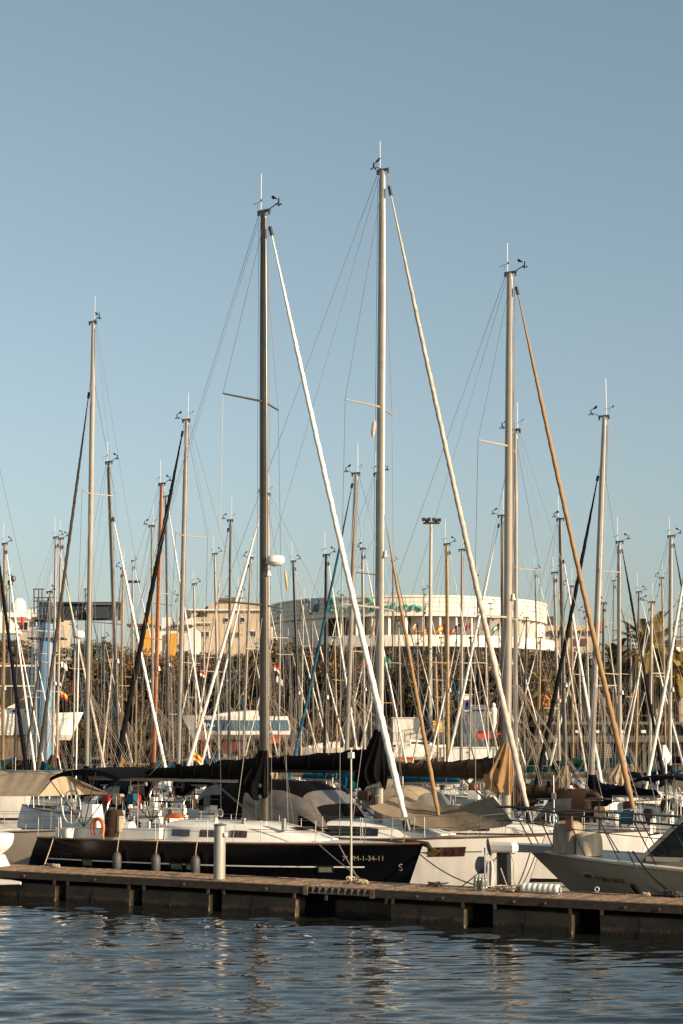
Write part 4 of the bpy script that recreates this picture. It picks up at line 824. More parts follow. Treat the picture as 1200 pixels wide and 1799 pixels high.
# shade sail slung over its foredeck
def bw_pt(px, py, dt): return px_local(B_, px, py, B_['t'] + dt)
c00, c10, c11, c01 = bw_pt(648, 1416, -0.9), bw_pt(902, 1446, -0.9), bw_pt(868, 1398, 0.1), bw_pt(700, 1400, 1.2)
rr = []
for i in range(17):
    q = i / 16; row = []
    for j in range(9):
        r_ = j / 8; lo_ = c00.lerp(c10, q); hi_ = c01.lerp(c11, q); v = lo_.lerp(hi_, r_); v = Vector(v); v.z -= 0.42 * math.sin(math.pi * q) ** 0.8 * (1 - 0.35 * r_) + 0.03 * math.sin(q * 22 + r_ * 5) * (1 - q * 0.3); row.append(v)
    rr.append(row)
m_ = MB(); m_.loft(rr, False, False); o = m_.build('foredeck_awning', CGRY, None, True, 80); o.location = root2.location; o.rotation_euler = root2.rotation_euler; tag(o, 'sagging grey brown shade awning slung over the foredeck of the white yacht', 'awning')
# ---------------------------------------------------------------- grey motor boat at right
t_m = 4.75; sB = solve_s(902, 4.0, 1.5); LM = 10.6; cM = st(sB + LM / 2, t_m)
mo = thing('motor_boat', 'grey cabin motor boat with flared bow pointing left at the right end of the pontoon', 'motorboat', cM, math.atan2(-D.y, -D.x))
fn = hull_fn(LM, 3.7, 1.1, 1.52, flare=0.62, rb=1.75, rs=0.0, full=0.93, dip=0.02); hb, sz, P = fn
GMB = mat('dull grey motor boat gelcoat', (0.50, 0.385, 0.27), 0.75, 0, 0.15, 0.9, spec=0.15)
link('hull', hull_mesh(fn, GMB, REDH, 26), mo); link('deck', deck_mesh(fn, mat('pale motor boat deck', (0.66, 0.60, 0.51), 0.5, 0, 0.1, 1), 26), mo)
for sd in (1, -1):
    m_ = MB(); m_.tube([P(i / 24, sz(i / 24) + 0.0, sd) for i in range(25)], 0.05, 6); m_.build('rubbing_strake', CRM, mo)
    m_ = MB(); m_.tube([P(i / 24, sz(i / 24) * 0.45, sd) + Vector((0, sd * 0.004, 0)) for i in range(23)], 0.014, 4); m_.build('hull_crease', GRY, mo)
def M2(px, py, t):
    s = solve_s(px, t, 1.5); w_ = st(s, t); w_.z = zat(py, w_); M = Matrix.Translation(mo.location) @ Matrix.Rotation(mo.rotation_euler.z, 4, 'Z'); return M.inverted() @ w_
UM = lambda x: (x + LM / 2) / LM
tf = t_m - 1.6
def sideM(px, k, o=0.015):
    x = M2(px, 1520, tf).x; u = UM(x); q = P(u, sz(u) * k, 1); a = P(u - .01, sz(u) * k, 1); b = P(u + .01, sz(u) * k, 1); X = (a - b).normalized(); c = P(u, sz(u) * (k - .05), 1); e = P(u, sz(u) * (k + .05), 1); Z = (e - c).normalized(); Y = X.cross(Z).normalized(); Z = Y.cross(X) * 1
    return Matrix.Translation(q + Y * o) @ Matrix((X, Z, Y)).transposed().to_4x4()
text_obj('registration', '7ª BA-1-54-31', 0.17, mat('faded brown lettering', (0.10, 0.07, 0.05), 0.6), mo, sideM(1040, 0.66))
M = sideM(1093, 0.55, 0.03); m_ = MB(); m_.lathe((0, 0, 0), [(0.13, -0.02), (0.15, 0.0), (0.13, 0.03), (0.08, 0.03)], 14); fl_ = link('hawse_fitting', m_.mesh('hawse_fitting', BLK), mo, M @ Matrix.Diagonal((0.8, 1.1, 1, 1))); m_ = MB(); m_.tube([(-0.06, 0.06, 0.05), (0, 0, 0.08), (0.06, -0.08, 0.05)], 0.03, 6); m_.build('hook', ANC, fl_)
M = sideM(986, 0.70, 0.02); m_ = MB(); m_.box((0, 0, 0), (0.4, 0.12, 0.05)); m_.box((0.02, -0.01, 0.03), (0.24, 0.06, 0.03), mi=1); link('anchor_pocket', m_.mesh('anchor_pocket', [GMB, BLK], False), mo, M)
# bow platform
xb = LM / 2; m_ = MB(); m_.loft([[Vector((x, y * wv, z_ + sz(1))) for y, z_ in ((-1, -0.1), (1, -0.1), (1, 0.08), (-1, 0.08))] for x, wv in ((xb - 0.9, 0.55), (xb - 0.1, 0.42), (xb + 0.75, 0.32), (xb + 0.82, 0.27))]); m_.build('bow_platform', GRY, mo, True, 30)
# cabin, windscreen
xw = M2(1112, 1500, tf).x; zc = sz(UM(xw)) + 0.02
def crow(x, wv, z_): return [Vector((x, wv, z_)), Vector((x, -wv, z_))]
cab = MB(); wc = 1.35
rings = []
for x, hh, wv in ((xw + 0.1, 0.03, 0.9), (xw - 0.5, 0.12, 1.15), (xw - 1.3, 0.16, 1.3), (xw - 6.3, 0.16, 1.3)):
    rings.append([Vector((x, wv * a, zc - 0.08 + (hh + 0.08) * b)) for a, b in ((1, 0), (0.96, 0.9), (0.85, 1), (-0.85, 1), (-0.96, 0.9), (-1, 0))])
cab.loft(rings); cab.build('cabin_base', GMB, mo, True, 30)
zr = zc + 1.4
GM2 = mat('motor boat cabin frame', (0.52, 0.47, 0.40), 0.4, 0, 0.08, 1)
xt = xw - 1.45
ws = MB(); ws.add([(xw + 0.05, 0.95, zc + 0.04), (xw + 0.05, -0.95, zc + 0.04), (xt, -1.12, zr), (xt, 1.12, zr)], [(0, 1, 2, 3)]); ws.build('windscreen', GLASS, mo, False)
for sd in (1, -1):
    m_ = MB(); m_.bar((xw + 0.08, sd * 0.97, zc + 0.03), (xt, sd * 1.15, zr), 0.13, 0.09); m_.bar((xw - 0.15, sd * 1.12, zc + 0.10), (xw - 5, sd * 1.3, zc + 0.14), 0.1, 0.1); m_.bar((xt - 0.9, sd * 1.24, zc + 0.1), (xt - 0.9, sd * 1.18, zr), 0.1, 0.1); m_.bar((xt, sd * 1.15, zr), (xt - 3.5, sd * 1.2, zr + 0.05), 0.1, 0.09); m_.build('window_frame', GM2, mo, False)
    m_ = MB(); m_.add([(xw - 0.1, sd * 1.02, zc + 0.12), (xw - 5, sd * 1.22, zc + 0.16), (xt - 3.4, sd * 1.16, zr), (xt, sd * 1.12, zr)], [(0, 1, 2, 3)]); m_.build('side_window', GLASS, mo, False)
m_ = MB(); m_.box((xt - 1.7, 0, zr + 0.1), (3.6, 2.45, 0.1)); m_.build('cabin_roof', GM2, mo, False)
# windlass cover: beige canvas in two lumps
def lump(px0, px1, py_top, py_bot, name, m, tt, par, dep=0.35, seed=1):
    a, b = M2(px0, py_bot, tt), M2(px1, py_bot, tt); z1 = M2(px0, py_top, tt).z; z0 = sz(UM(a.x)) + 0.02; cx, wv = (a.x + b.x) / 2, abs(a.x - b.x) / 2; cy = a.y; rr = []
    for q, k in ((0, 1.02), (0.3, 1.0), (0.7, 0.97), (0.92, 0.86), (1.0, 0.6)):
        rr.append([Vector((cx + wv * k * math.copysign(abs(math.cos(g)) ** 0.45, math.cos(g)) * (1 + 0.03 * math.sin(5 * g + seed)), cy + dep * k * math.copysign(abs(math.sin(g)) ** 0.45, math.sin(g)) * (1 + 0.05 * math.sin(7 * g + seed)), z0 + (z1 - z0) * q)) for g in [6.2832 * j / 24 for j in range(24)]])
    m2 = MB(); m2.loft(rr); return m2.build(name, m, par, True, 60)
CST = mat('stained cover canvas', (0.40, 0.32, 0.24), 0.85, 0, 0.35, 3, bump=0.5, bs=8, stretch=(3, 3, 0.6))
lump(977, 1020, 1442, 1488, 'windlass_cover', CST, t_m - 0.6, mo, 0.35, 1); lump(1018, 1054, 1461, 1487, 'locker_cover', mat('pale cover canvas', (0.62, 0.52, 0.38), 0.85, 0, 0.15, 3, bump=0.5, bs=8), t_m - 0.7, mo, 0.3, 3)
boxo('fairlead_post', mo, tuple(M2(1001, 1446, t_m - 0.95)), (0.16, 0.1, 0.36), TEAK)
# dark wrapped guard rail leaning outward
RB = mat('dark wrapped rail', (0.022, 0.026, 0.034), 0.6, 0, 0.4, 20)
zrl = 1.0; pts1 = []; pts2 = []
for sd in (1, -1):
    a = []; b2 = []
    for i in range(15):
        u = 1.06 - 0.62 * i / 14; uu = min(u, 0.995); q = P(uu, sz(uu), sd); yy = max(abs(q.y), 0.22) * 0.93; x = q.x + (0.75 if u >= 1 else 0.05) if i == 0 else q.x + 0.35 * (1 - i / 14)
        a.append(Vector((x, sd * yy, sz(min(uu, 1)) + zrl))); b2.append(Vector((x, sd * yy, sz(uu) + zrl * 0.66)))
    pts1.append(a); pts2.append(b2)
m_ = MB(); m_.tube(list(reversed(pts1[0])) + pts1[1], 0.024, 6); m_.build('guard_rail', RB, mo)
m_ = MB(); m_.tube(list(reversed(pts2[0])) + pts2[1], 0.012, 5); m_.build('guard_wire', RB, mo)
for sd, pl in ((1, pts1[0]), (-1, pts1[1])):
    for i in (1, 3, 5, 7, 9, 11, 13):
        q = pl[i]; u = UM(q.x) - 0.055; ft = P(min(.97, u), sz(min(.97, u)), sd); ft.y *= 0.94; rod('rail_stanchion', mo, ft, q, 0.016, RB, 6)
wp = Matrix.Translation(mo.location) @ Matrix.Rotation(mo.rotation_euler.z, 4, 'Z')
cl = M2(1112, 1496, tf + 0.1); line(sagline(wp @ cl, onp(1180, 1.95, 0.1), 0.1), 0.026, ROPED, 'thick black mooring line from the motor boat deck to the pontoon')
line(sagline(wp @ (cl + Vector((0.12, 0, 0))), onp(1176, 1.9, 0.08), 0.3), 0.016, mat('blue green rope', (0.05, 0.11, 0.13), 0.9), 'thin blue green line beside the thick black one of the motor boat')
line(sagline(onp(1140, 1.95, 0.02), onp(1215, 1.95, 0.02), 0.0), 0.02, ROPED, 'dark rope lying along the pontoon back edge at right')
# ---------------------------------------------------------------- white yacht with shade in its hull colour, and beige awning behind the dark stern
N1 = sailboat('white yacht coloured grey for shade behind the dark stern under a big beige awning', (-75, 500), -72, 9.6, 1, L=12.2, slope=0.24, hull=mat('white gelcoat toned for shade', (0.42, 0.36, 0.29), 0.5, 0, 0.1, 1), mastm=ALU, mw=0.12, spr=(800,), cover=False, detail=1, fb=1.25, fix=True, jib=None, foot=None)
def world_tent(pts, name, m, label, cat='awning'):
    b = MB(); b.loft(pts, False, False); o = b.build(name, m, None, True, 50); tag(o, label, cat); return o
def wpt(px, py, t): s = solve_s(px, t, 2.5); w_ = st(s, t); w_.z = zat(py, w_); return w_
rr = []
for i in range(25):
    q = i / 24; row = []
    xt_ = -60 + (105 + 60) * q; xb_ = -60 + (68 + 60) * q
    rid = wpt(xt_, 1355, 9.8); low = wpt(xb_, 1399, 8.3); low2 = low + N * 3.0
    for j in range(9):
        r_ = j / 8
        v = low.lerp(rid, r_ / 0.5) if r_ <= 0.5 else rid.lerp(low2 + D * (0.6 * q), (r_ - 0.5) / 0.5)
        v = Vector(v); v.z -= 0.07 * math.sin(min(r_, 1 - r_) * 2 * math.pi); v += N * (-0.05 * math.sin(q * 40 + 1.5 * math.sin(q * 9)) * math.sin(math.pi * r_) * (0.4 + 0.6 * math.sin(q * 5) ** 2)); row.append(v)
    rr.append(row)
e_ = rr[-1]; mid = e_[4]
aw = world_tent(rr, 'boat_awning', CBEI, 'big beige ridge awning with wrinkles above the cockpit at the left edge')
b = MB(); tipw = wpt(148, 1396, 10.8); b.add([e_[0], e_[4], e_[8], tipw], [(0, 1, 3), (1, 2, 3)]); b.build('end_panel', CBEI, aw, False)
b = MB(); b.tube([wpt(-60, 1355, 9.8), wpt(108, 1355, 9.8)], 0.03, 6); b.build('ridge_pole', ALU, aw)
# ---------------------------------------------------------------- objects among the moored boats
def flag(px, py, Y, wd, ht, cols, label, pole_to=None, group=None, droop=0.5):
    wd *= 0.6; ht *= 0.62; droop *= 1.5; p = at(px, py, Y); o = thing('flag', label, 'flag', p, 0, group); rows = len(cols)
    for r_, c in enumerate(cols):
        b = MB(); a_, b2 = r_ / rows, (r_ + 1) / rows; rr = []
        for i in range(9):
            q = i / 8; off = 0.09 * wd * math.sin(q * 8); rr.append([Vector((wd * q, off, -ht * v - droop * wd * q * q)) for v in (a_, b2)])
        b.loft(rr, False, False); b.build('stripe', c, o, True)
    if pole_to is not None: rod('pole', o, (-0.02, 0, pole_to - p.z), (-0.02, 0, 0.1), 0.035 * Y / 100, BLKM, 6)
    return o
FSC = 0.55
FR = mat('flag red', (0.60, 0.035, 0.02), 0.7); FY = mat('flag yellow', (0.80, 0.48, 0.06), 0.7); FG = mat('flag green', (0.02, 0.25, 0.12), 0.7); FW = mat('flag white', (0.75, 0.72, 0.68), 0.7); FB = mat('flag blue', (0.04, 0.06, 0.3), 0.7)
# ---------------------------------------------------------------- round building
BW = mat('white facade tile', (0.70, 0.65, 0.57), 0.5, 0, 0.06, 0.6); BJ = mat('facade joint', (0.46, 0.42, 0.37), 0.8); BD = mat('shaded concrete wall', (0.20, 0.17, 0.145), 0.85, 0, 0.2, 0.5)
Yb = 246.0; cb_ = at(718.5, 1300, Yb); Rb = 243.5 * (Yb) / F * 0.995
zt_ = zat(1047, Vector((0, Yb - Rb, 0))); z1_ = zat(1082, Vector((0, Yb - Rb, 0))); zmid = zat(1116, Vector((0, Yb - Rb, 0))); zlow = zat(1136, Vector((0, Yb - Rb, 0)))
bld = thing('round_building', 'large round white tiled building with teal letters behind the trees', 'building', (cb_.x, Yb, QZ))
def pol(a, r, z): return Vector((r * math.cos(a), r * math.sin(a), z - QZ))
b = MB(); n = 96
b.loft([[pol(2 * math.pi * j / n, r, z) for j in range(n)] for r, z in ((Rb - 0.25, z1_), (Rb - 0.25, zt_ - 0.15))]); b.build('drum', BJ, bld)
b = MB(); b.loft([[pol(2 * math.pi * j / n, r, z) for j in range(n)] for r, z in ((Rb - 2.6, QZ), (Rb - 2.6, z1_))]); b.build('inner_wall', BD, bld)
b = MB(); b.loft([[pol(2 * math.pi * j / n, r, z) for j in range(n)] for r, z in ((Rb + 0.1, zt_ - 0.15), (Rb + 0.1, zt_ + 0.12), (Rb - 0.8, zt_ + 0.12))]); b.build('parapet', BW, bld)
na, nr = 60, 4; da = math.pi * 2 / 108
for i in range(na):
    a = -math.pi / 2 - da * na / 2 + da * (i + 0.5)
    for r_ in range(nr):
        za, zb2 = z1_ + (zt_ - 0.17 - z1_) * r_ / nr, z1_ + (zt_ - 0.17 - z1_) * (r_ + 1) / nr
        M = Matrix.Rotation(a, 3, 'Z'); boxo('tile', bld, pol(a, Rb - 0.12 + 0.012 * math.sin(i * 7 + r_ * 3), (za + zb2) / 2), (0.2, 2 * Rb * math.tan(da / 2) - 0.05, zb2 - za - 0.04), BW, M)
    if i % 2 == 0 and -math.pi / 2 - 0.62 < a < -math.pi / 2 + 1.5:
        boxo('fin', bld, pol(a, Rb - 1.35, (z1_ + zmid) / 2), (2.3, 0.35, z1_ - zmid), BW, Matrix.Rotation(a, 3, 'Z') @ Matrix.Rotation(R(38), 3, 'Z'))
# grey stair drum at left, reaching down
for i in range(15):
    a = -math.pi / 2 - 1.50 + i * da
    for r_ in range(5):
        za = z1_ - (r_ + 1) * 1.05; boxo('tile', bld, pol(a, Rb - 0.5, za + 0.5), (0.2, 2 * Rb * math.tan(da / 2) - 0.06, 1.0), BW, Matrix.Rotation(a, 3, 'Z'))
b = MB(); rr = []
for i in range(50):
    a = -math.pi / 2 - 0.95 + 2.4 * i / 49; rr.append([pol(a, Rb - 0.6, zmid), pol(a, Rb + 1.2, zmid), pol(a, Rb + 1.4, zlow), pol(a, Rb - 0.6, zlow)])
b.loft(rr); b.build('canopy', BW, bld, True, 30)
BLD0 = mat('blue ray paint', (0.06, 0.14, 0.24), 0.5); TEA = mat('teal sign letter', (0.08, 0.42, 0.33), 0.5, 0, 0.15, 1)
# lettering: wavy teal strokes standing on the tiles
strokes = [[(577, 1071), (576, 1056), (580, 1052)], [(577, 1071), (583, 1072)], [(580, 1052), (585, 1052)], [(586, 1052), (587, 1060)], [(590, 1063), (588, 1066)], [(597, 1070), (603, 1066), (609, 1070), (603, 1072)],
           [(617, 1066), (622, 1063), (622, 1077)], [(631, 1064), (636, 1062)], [(647, 1050), (651, 1056)], [(646, 1069), (652, 1064), (660, 1058)], [(652, 1064), (659, 1072)], [(679, 1065), (684, 1067)], [(691, 1068), (694, 1063), (693, 1059)], [(703, 1064), (708, 1070), (716, 1063)],
           [(723, 1071), (727, 1064), (731, 1065)], [(733, 1066), (739, 1068), (741, 1073)]]
def on_drum(px, py):
    u = (px - 600) / F; Y = Yb
    for _ in range(8): X = u * (Y * CT + 15 * ST); Y = Yb - math.sqrt(max(0, (Rb + 0.25) ** 2 - (X - cb_.x) ** 2))
    q = at(px, py, Y); return Vector((q.x - cb_.x, q.y - Yb, q.z - QZ))
for stt in strokes:
    b = MB(); b.tube([on_drum(*q) for q in stt], 0.24, 6); b.build('sign_letter', TEA, bld)
c = on_drum(553, 1063); b = MB(); b.lathe((0, 0, 0), [(0.95, 0), (0.95, 0.15), (0.6, 0.25), (0.01, 0.26)], 20); e = link('round_emblem', b.mesh('round_emblem', mat('blue emblem', (0.06, 0.12, 0.18), 0.5, 0, 0.3, 2)), bld, Matrix.Translation(c) @ Matrix.Rotation(R(90), 4, 'X'))
for k in range(16): a = k / 16 * 6.2832; boxo('emblem_ray', e, (1.0 * math.cos(a), 1.0 * math.sin(a), 0.15), (0.14, 0.14, 0.2), (BW, BLD0)[k % 2])
boxo('roof_vent', bld, (at(876, 1300, Yb).x - cb_.x, -Rb + 6, zt_ - QZ + 0.5), (0.8, 0.8, 1.0), BW)
# ---------------------------------------------------------------- other buildings
def wpart(par, Y, x0, x1, y0, y1, m, dep=8, name='wall', off=0.0):
    a = at(x0, y0, Y); c = at(x1, y1, Y); o = par.location
    return boxo(name, par, ((a.x + c.x) / 2 - o.x, dep / 2 + off + Y - o.y, (a.z + c.z) / 2 - o.z), (abs(c.x - a.x), dep, abs(a.z - c.z)), m)
def bthing(label, Y, x): p = at(x, 1300, Y); return thing('building', label, 'building', (p.x, Y, QZ))
SAND = mat('sand coloured render', (0.52, 0.42, 0.31), 0.85, 0, 0.12, 0.4); OCR = mat('ochre render', (0.72, 0.33, 0.035), 0.85, 0, 0.15, 0.4); WRN = mat('white render', (0.72, 0.67, 0.60), 0.8, 0, 0.08, 0.4)
RUST = mat('rust brown roof edge', (0.14, 0.07, 0.045), 0.8, 0, 0.2, 1); DRK = mat('dark opening', (0.025, 0.02, 0.018), 0.3)
def windows(par, Y, lst, frame=WRN):
    for x0, y0, x1, y1 in lst:
        w_ = wpart(par, Y, x0, x1, y0, y1, frame, 0.3, 'window', -0.25); 
        n_ = 2
        for i in range(n_):
            xa = x0 + (x1 - x0) * (i + 0.12) / n_; xb_ = x0 + (x1 - x0) * (i + 0.9) / n_
            wpart(par, Y, xa, xb_, y0 + 1.2, y1 - 1.2, DRK, 0.1, 'pane', -0.30)
Y = 300
p = bthing('sand coloured apartment block with cornice and dark roof dormer', Y, 400)
wpart(p, Y, 334, 476, 1072, 1330, SAND, 14); wpart(p, Y, 368, 472, 1060, 1072, SAND, 12, 'upper_storey', 1)
wpart(p, Y, 332, 478, 1070.5, 1073, WRN, 0.7, 'cornice', -0.7); wpart(p, Y, 334, 372, 1093.5, 1095.5, WRN, 0.6, 'cornice', -0.6); wpart(p, Y, 380, 413, 1049, 1060, mat('brown chimney block', (0.16, 0.11, 0.08), 0.9), 4, 'chimney', 2)
for i in range(34): wpart(p, Y, 336 + i * 4.1, 338 + i * 4.1, 1073.4, 1075.6, SAND, 0.4, 'bracket', -0.4)
for i in range(9): wpart(p, Y, 336 + i * 4.1, 338 + i * 4.1, 1096, 1098, SAND, 0.4, 'bracket', -0.4)
b = MB(); a = at(344, 1083, Y - 0.2); q = at(364, 1083, Y - 0.2); r_ = at(364, 1064, Y - 0.2); tri_ = [a - p.location, q - p.location, r_ - p.location]; b.add(tri_ + [v + Vector((0, 2, 0)) for v in tri_], [(0, 1, 2), (5, 4, 3), (0, 3, 4, 1), (1, 4, 5, 2), (2, 5, 3, 0)]); b.build('dormer', CBRN, p, False)
windows(p, Y, [(354, 1109, 368, 1120), (405, 1110, 412, 1122), (417, 1110, 421, 1120), (440, 1108, 450, 1120), (395, 1085, 401, 1094), (424, 1084, 430, 1094)])
Y = 285
p = bthing('white and ochre house with a brown roof edge left of the sand coloured block', Y, 280)
wpart(p, Y, 240, 340, 1104, 1330, WRN, 12); wpart(p, Y, 252, 266, 1083, 1330, OCR, 3, 'ochre_tower', -0.8); wpart(p, Y, 294, 312, 1113, 1330, OCR, 2, 'ochre_panel', -0.6); wpart(p, Y, 284, 300, 1084, 1104, WRN, 6, 'roof_block', 1); wpart(p, Y, 312, 336, 1083, 1104, WRN, 6, 'roof_block', 2)
wpart(p, Y, 225, 270, 1097, 1101, RUST, 4, 'roof_edge', -1.8); wpart(p, Y, 300, 338, 1098, 1101, RUST, 3, 'roof_edge', -1.2); windows(p, Y, [(242, 1103, 251, 1109), (276, 1098, 284, 1109), (316, 1102, 331, 1110)])
wpart(p, Y, 322, 333, 1071, 1084, mat('roof tank', (0.10, 0.08, 0.07), 0.8), 2, 'roof_tank', 1)
Y = 295
p = bthing('cream low block with dark openings at far left behind the blue tower', Y, 65)
wpart(p, Y, 30, 100, 1084, 1330, SAND, 12); wpart(p, Y, 42, 66, 1070, 1084, WRN, 8, 'upper_storey', 1); wpart(p, Y, 28, 102, 1082, 1084.5, WRN, 1, 'cornice', -0.9); windows(p, Y, [(34, 1092, 50, 1108), (56, 1090, 64, 1100), (70, 1088, 84, 1098)])
Y = 270
p = bthing('low terraced tan building right of the round one', Y, 1010)
wpart(p, Y, 958, 1058, 1099, 1330, SAND, 12); wpart(p, Y, 964, 1058, 1108.5, 1112, RUST, 1, 'slab_edge', -0.9); wpart(p, Y, 962, 974, 1082, 1099, mat('dark roof box', (0.08, 0.06, 0.055), 0.9), 3, 'roof_box', 1); wpart(p, Y, 1008, 1030, 1122, 1134, mat('brown shutter', (0.14, 0.05, 0.035), 0.8), 0.2, 'shutter', -0.3)
windows(p, Y, [(970, 1114, 984, 1122), (990, 1114, 1002, 1122)])
p = bthing('low dark roofed building beyond the palms', 260, 1170); wpart(p, 260, 1085, 1260, 1132, 1330, BD, 10); wpart(p, 260, 1180, 1230, 1124, 1133, BD, 5, 'roof_block', 1); wpart(p, 260, 1186, 1204, 1137, 1147, WRN, 0.4, 'sign_panel', -0.6)
# ---------------------------------------------------------------- far promenade at right: raised deck on an arcade
Yp = 143.0; zp = zat(1268, Vector((0, Yp, 0)))
a = at(940, 1300, Yp); c = at(1330, 1300, Yp)
prm = thing('promenade', 'raised dark promenade deck with grey beam along the far quay at right', 'promenade', (a.x, Yp, QZ)); Wp = c.x - a.x
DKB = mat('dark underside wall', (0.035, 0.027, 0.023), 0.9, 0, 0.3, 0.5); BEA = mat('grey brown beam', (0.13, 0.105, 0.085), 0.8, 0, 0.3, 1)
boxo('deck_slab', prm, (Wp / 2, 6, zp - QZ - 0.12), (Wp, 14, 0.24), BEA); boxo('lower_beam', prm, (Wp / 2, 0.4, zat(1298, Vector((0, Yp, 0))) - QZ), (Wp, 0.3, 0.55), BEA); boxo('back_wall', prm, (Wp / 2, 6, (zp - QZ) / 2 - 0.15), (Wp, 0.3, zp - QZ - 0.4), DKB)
boxo('hand_rail', prm, (Wp / 2, 0.2, zp - QZ + 0.5), (Wp, 0.06, 0.06), RUST)
for i in range(13): boxo('column', prm, (0.3 + i * Wp / 12.5, 0.7, (zp - QZ) / 2 - 0.12), (0.3, 0.3, zp - QZ - 0.24), BEA)
for i, x in enumerate((1015, 1048, 1092, 1130)):
    q = at(x, 1285, Yp); boxo('lamp', prm, (q.x - a.x, -0.1, q.z - QZ), (0.4, 0.25, 0.25), WPLA)
PLANT = mat('slatted wooden pallet', (0.34, 0.24, 0.13), 0.8, 0, 0.3, 4)
q = at(1068, 1340, 139); o = thing('pallet_rack', 'tan slatted lattice rack below the promenade, beside the tan headsail', 'rack', (q.x, 142.4, QZ)); 
for i in range(11): boxo('slat', o, (0, 0, 0.3 + i * 0.2), (1.7, 0.04, 0.1), PLANT)
for i in (-0.8, -0.27, 0.27, 0.8): boxo('post', o, (i, 0.06, 1.2), (0.08, 0.06, 2.5), PLANT)
# ---------------------------------------------------------------- trees
LF = [mat('dark olive leaves', (0.024, 0.024, 0.010), 0.6, 0, 0.4, 3), mat('brown green leaves', (0.095, 0.064, 0.018), 0.6, 0, 0.4, 3), mat('autumn brown leaves', (0.25, 0.115, 0.026), 0.6, 0, 0.4, 3)]
BARK = mat('dark bark', (0.05, 0.035, 0.025), 0.9, 0, 0.3, 5)
def crown_mesh(seed, nc=110, per=150, lsz=0.15):
    r = np.random.RandomState(seed); vs = []; mi = []
    d = r.normal(size=(nc, 3)); d /= np.linalg.norm(d, axis=1)[:, None]; c = d * (0.45 + 0.5 * r.rand(nc, 1)); c[:, 2] *= 0.85
    for k in range(nc):
        n = per; rad = 0.12 + 0.13 * r.rand()
        dd = r.normal(size=(n, 3)); dd /= np.linalg.norm(dd, axis=1)[:, None]
        p = c[k] + dd * rad * (0.55 + 0.5 * r.rand(n, 1)) * np.array([1.2, 1.2, 0.8]); t = r.normal(size=(n, 3)); t /= np.linalg.norm(t, axis=1)[:, None]; b = np.cross(t, r.normal(size=(n, 3))); b /= np.linalg.norm(b, axis=1)[:, None]
        s = lsz / 5 * (0.6 + 0.8 * r.rand(n, 1)); vs.append(np.stack([p - t * s, p + b * s * 0.55, p + t * s, p - b * s * 0.55], 1)); mi.append(np.where(r.rand(n) < 0.2, (k + 1) % 3, 0 if k % 5 < 2 else (1 if k % 5 < 4 else 2)))
    v = np.concatenate(vs).reshape(-1, 3); nq = len(v) // 4; me = bpy.data.meshes.new('crown'); me.vertices.add(len(v)); me.vertices.foreach_set('co', v.astype(np.float32).ravel())
    me.loops.add(nq * 4); me.loops.foreach_set('vertex_index', np.arange(nq * 4, dtype=np.int32)); me.polygons.add(nq); me.polygons.foreach_set('loop_start', np.arange(nq, dtype=np.int32) * 4)
    for m in LF: me.materials.append(m)
    me.polygons.foreach_set('material_index', np.concatenate(mi).astype(np.int32)); me.update(calc_edges=True); return me
CR = [crown_mesh(s) for s in (1, 2, 3, 4)]
tm = MB(); tm.tube([(0, 0, 0), (0.1, 0.05, 0.35), (-0.05, 0, 0.7), (0.05, 0, 1.0)], [0.032, 0.026, 0.022, 0.014], 8)
for a, zz, l in ((0.5, 0.55, 0.5), (2.3, 0.6, 0.45), (4.0, 0.5, 0.5), (5.4, 0.7, 0.4)): tm.tube([(0, 0, zz), (l * 0.5 * math.cos(a), l * 0.5 * math.sin(a), zz + 0.22), (l * math.cos(a), l * math.sin(a), zz + 0.5)], [0.017, 0.012, 0.005], 5)
TRK = tm.mesh('trunk', BARK)
TR = [(-8, 1112, 'leftmost'), (32, 1128, 'second'), (78, 1140, 'behind the blue tower'), (128, 1124, 'under the dark lift arm'), (176, 1118, 'right of the tall left mast'), (224, 1130, 'before the white and ochre house'), (272, 1138, 'behind the orange wooden mast'),
      (322, 1136, 'below the white house wall'), (372, 1140, 'before the sand coloured block'), (428, 1132, 'right end of the sand coloured block'), (482, 1112, 'left end of the round building'), (536, 1120, 'below the round emblem'), (590, 1124, 'below the first teal letters'), (644, 1128, 'behind the tallest mast'),
      (700, 1134, 'right of the tallest mast'), (754, 1134, 'under the flags, left'), (806, 1134, 'under the flags, right'), (858, 1134, 'left of the tall pale mast'), (910, 1132, 'right of the tall pale mast'), (962, 1132, 'under the right end of the round building'), (1012, 1136, 'below the terraced tan building'), (1062, 1150, 'between terraced building and palms'), (1104, 1152, 'left of the largest palm'), (1150, 1150, 'behind the largest palm'), (1195, 1156, 'at the right edge of the view'), (1236, 1150, 'off the right edge')]
for i, (x, ty, wh) in enumerate(TR):
    Y = 172 + (i % 3) * 6; base = at(x, 1300, Y); base.z = QZ; zt2 = zat(ty, base); hgt = zt2 - QZ; o = thing('tree', 'leafy tree behind the masts, ' + wh, 'tree', base, random.random() * 6, 'row of trees behind the marina')
    rr_ = hgt * 0.27 + random.uniform(-.2, .3)
    link('trunk', TRK, o, Matrix.Diagonal((hgt * 0.6, hgt * 0.6, hgt * 0.62, 1)))
    link('crown', CR[i % 4], o, Matrix.Translation((0, 0, hgt * 0.63)) @ Matrix.Diagonal((rr_ * 1.25, rr_ * 1.25, hgt * 0.40, 1)))
# lower scrub hedge
sc = 0
for i in range(26):
    x = -20 + i * 44; Y = 162 + (i * 5) % 4; base = at(x, 1300, Y); base.z = QZ
    o = thing('bush', 'dark leafy bush in the low hedge under the trees', 'bush', base, i, 'low hedge bushes under the trees')
    link('crown', CR[(i + 1) % 4], o, Matrix.Translation((0, 0, 2.2)) @ Matrix.Diagonal((2.2, 2.2, 3.0, 1)))
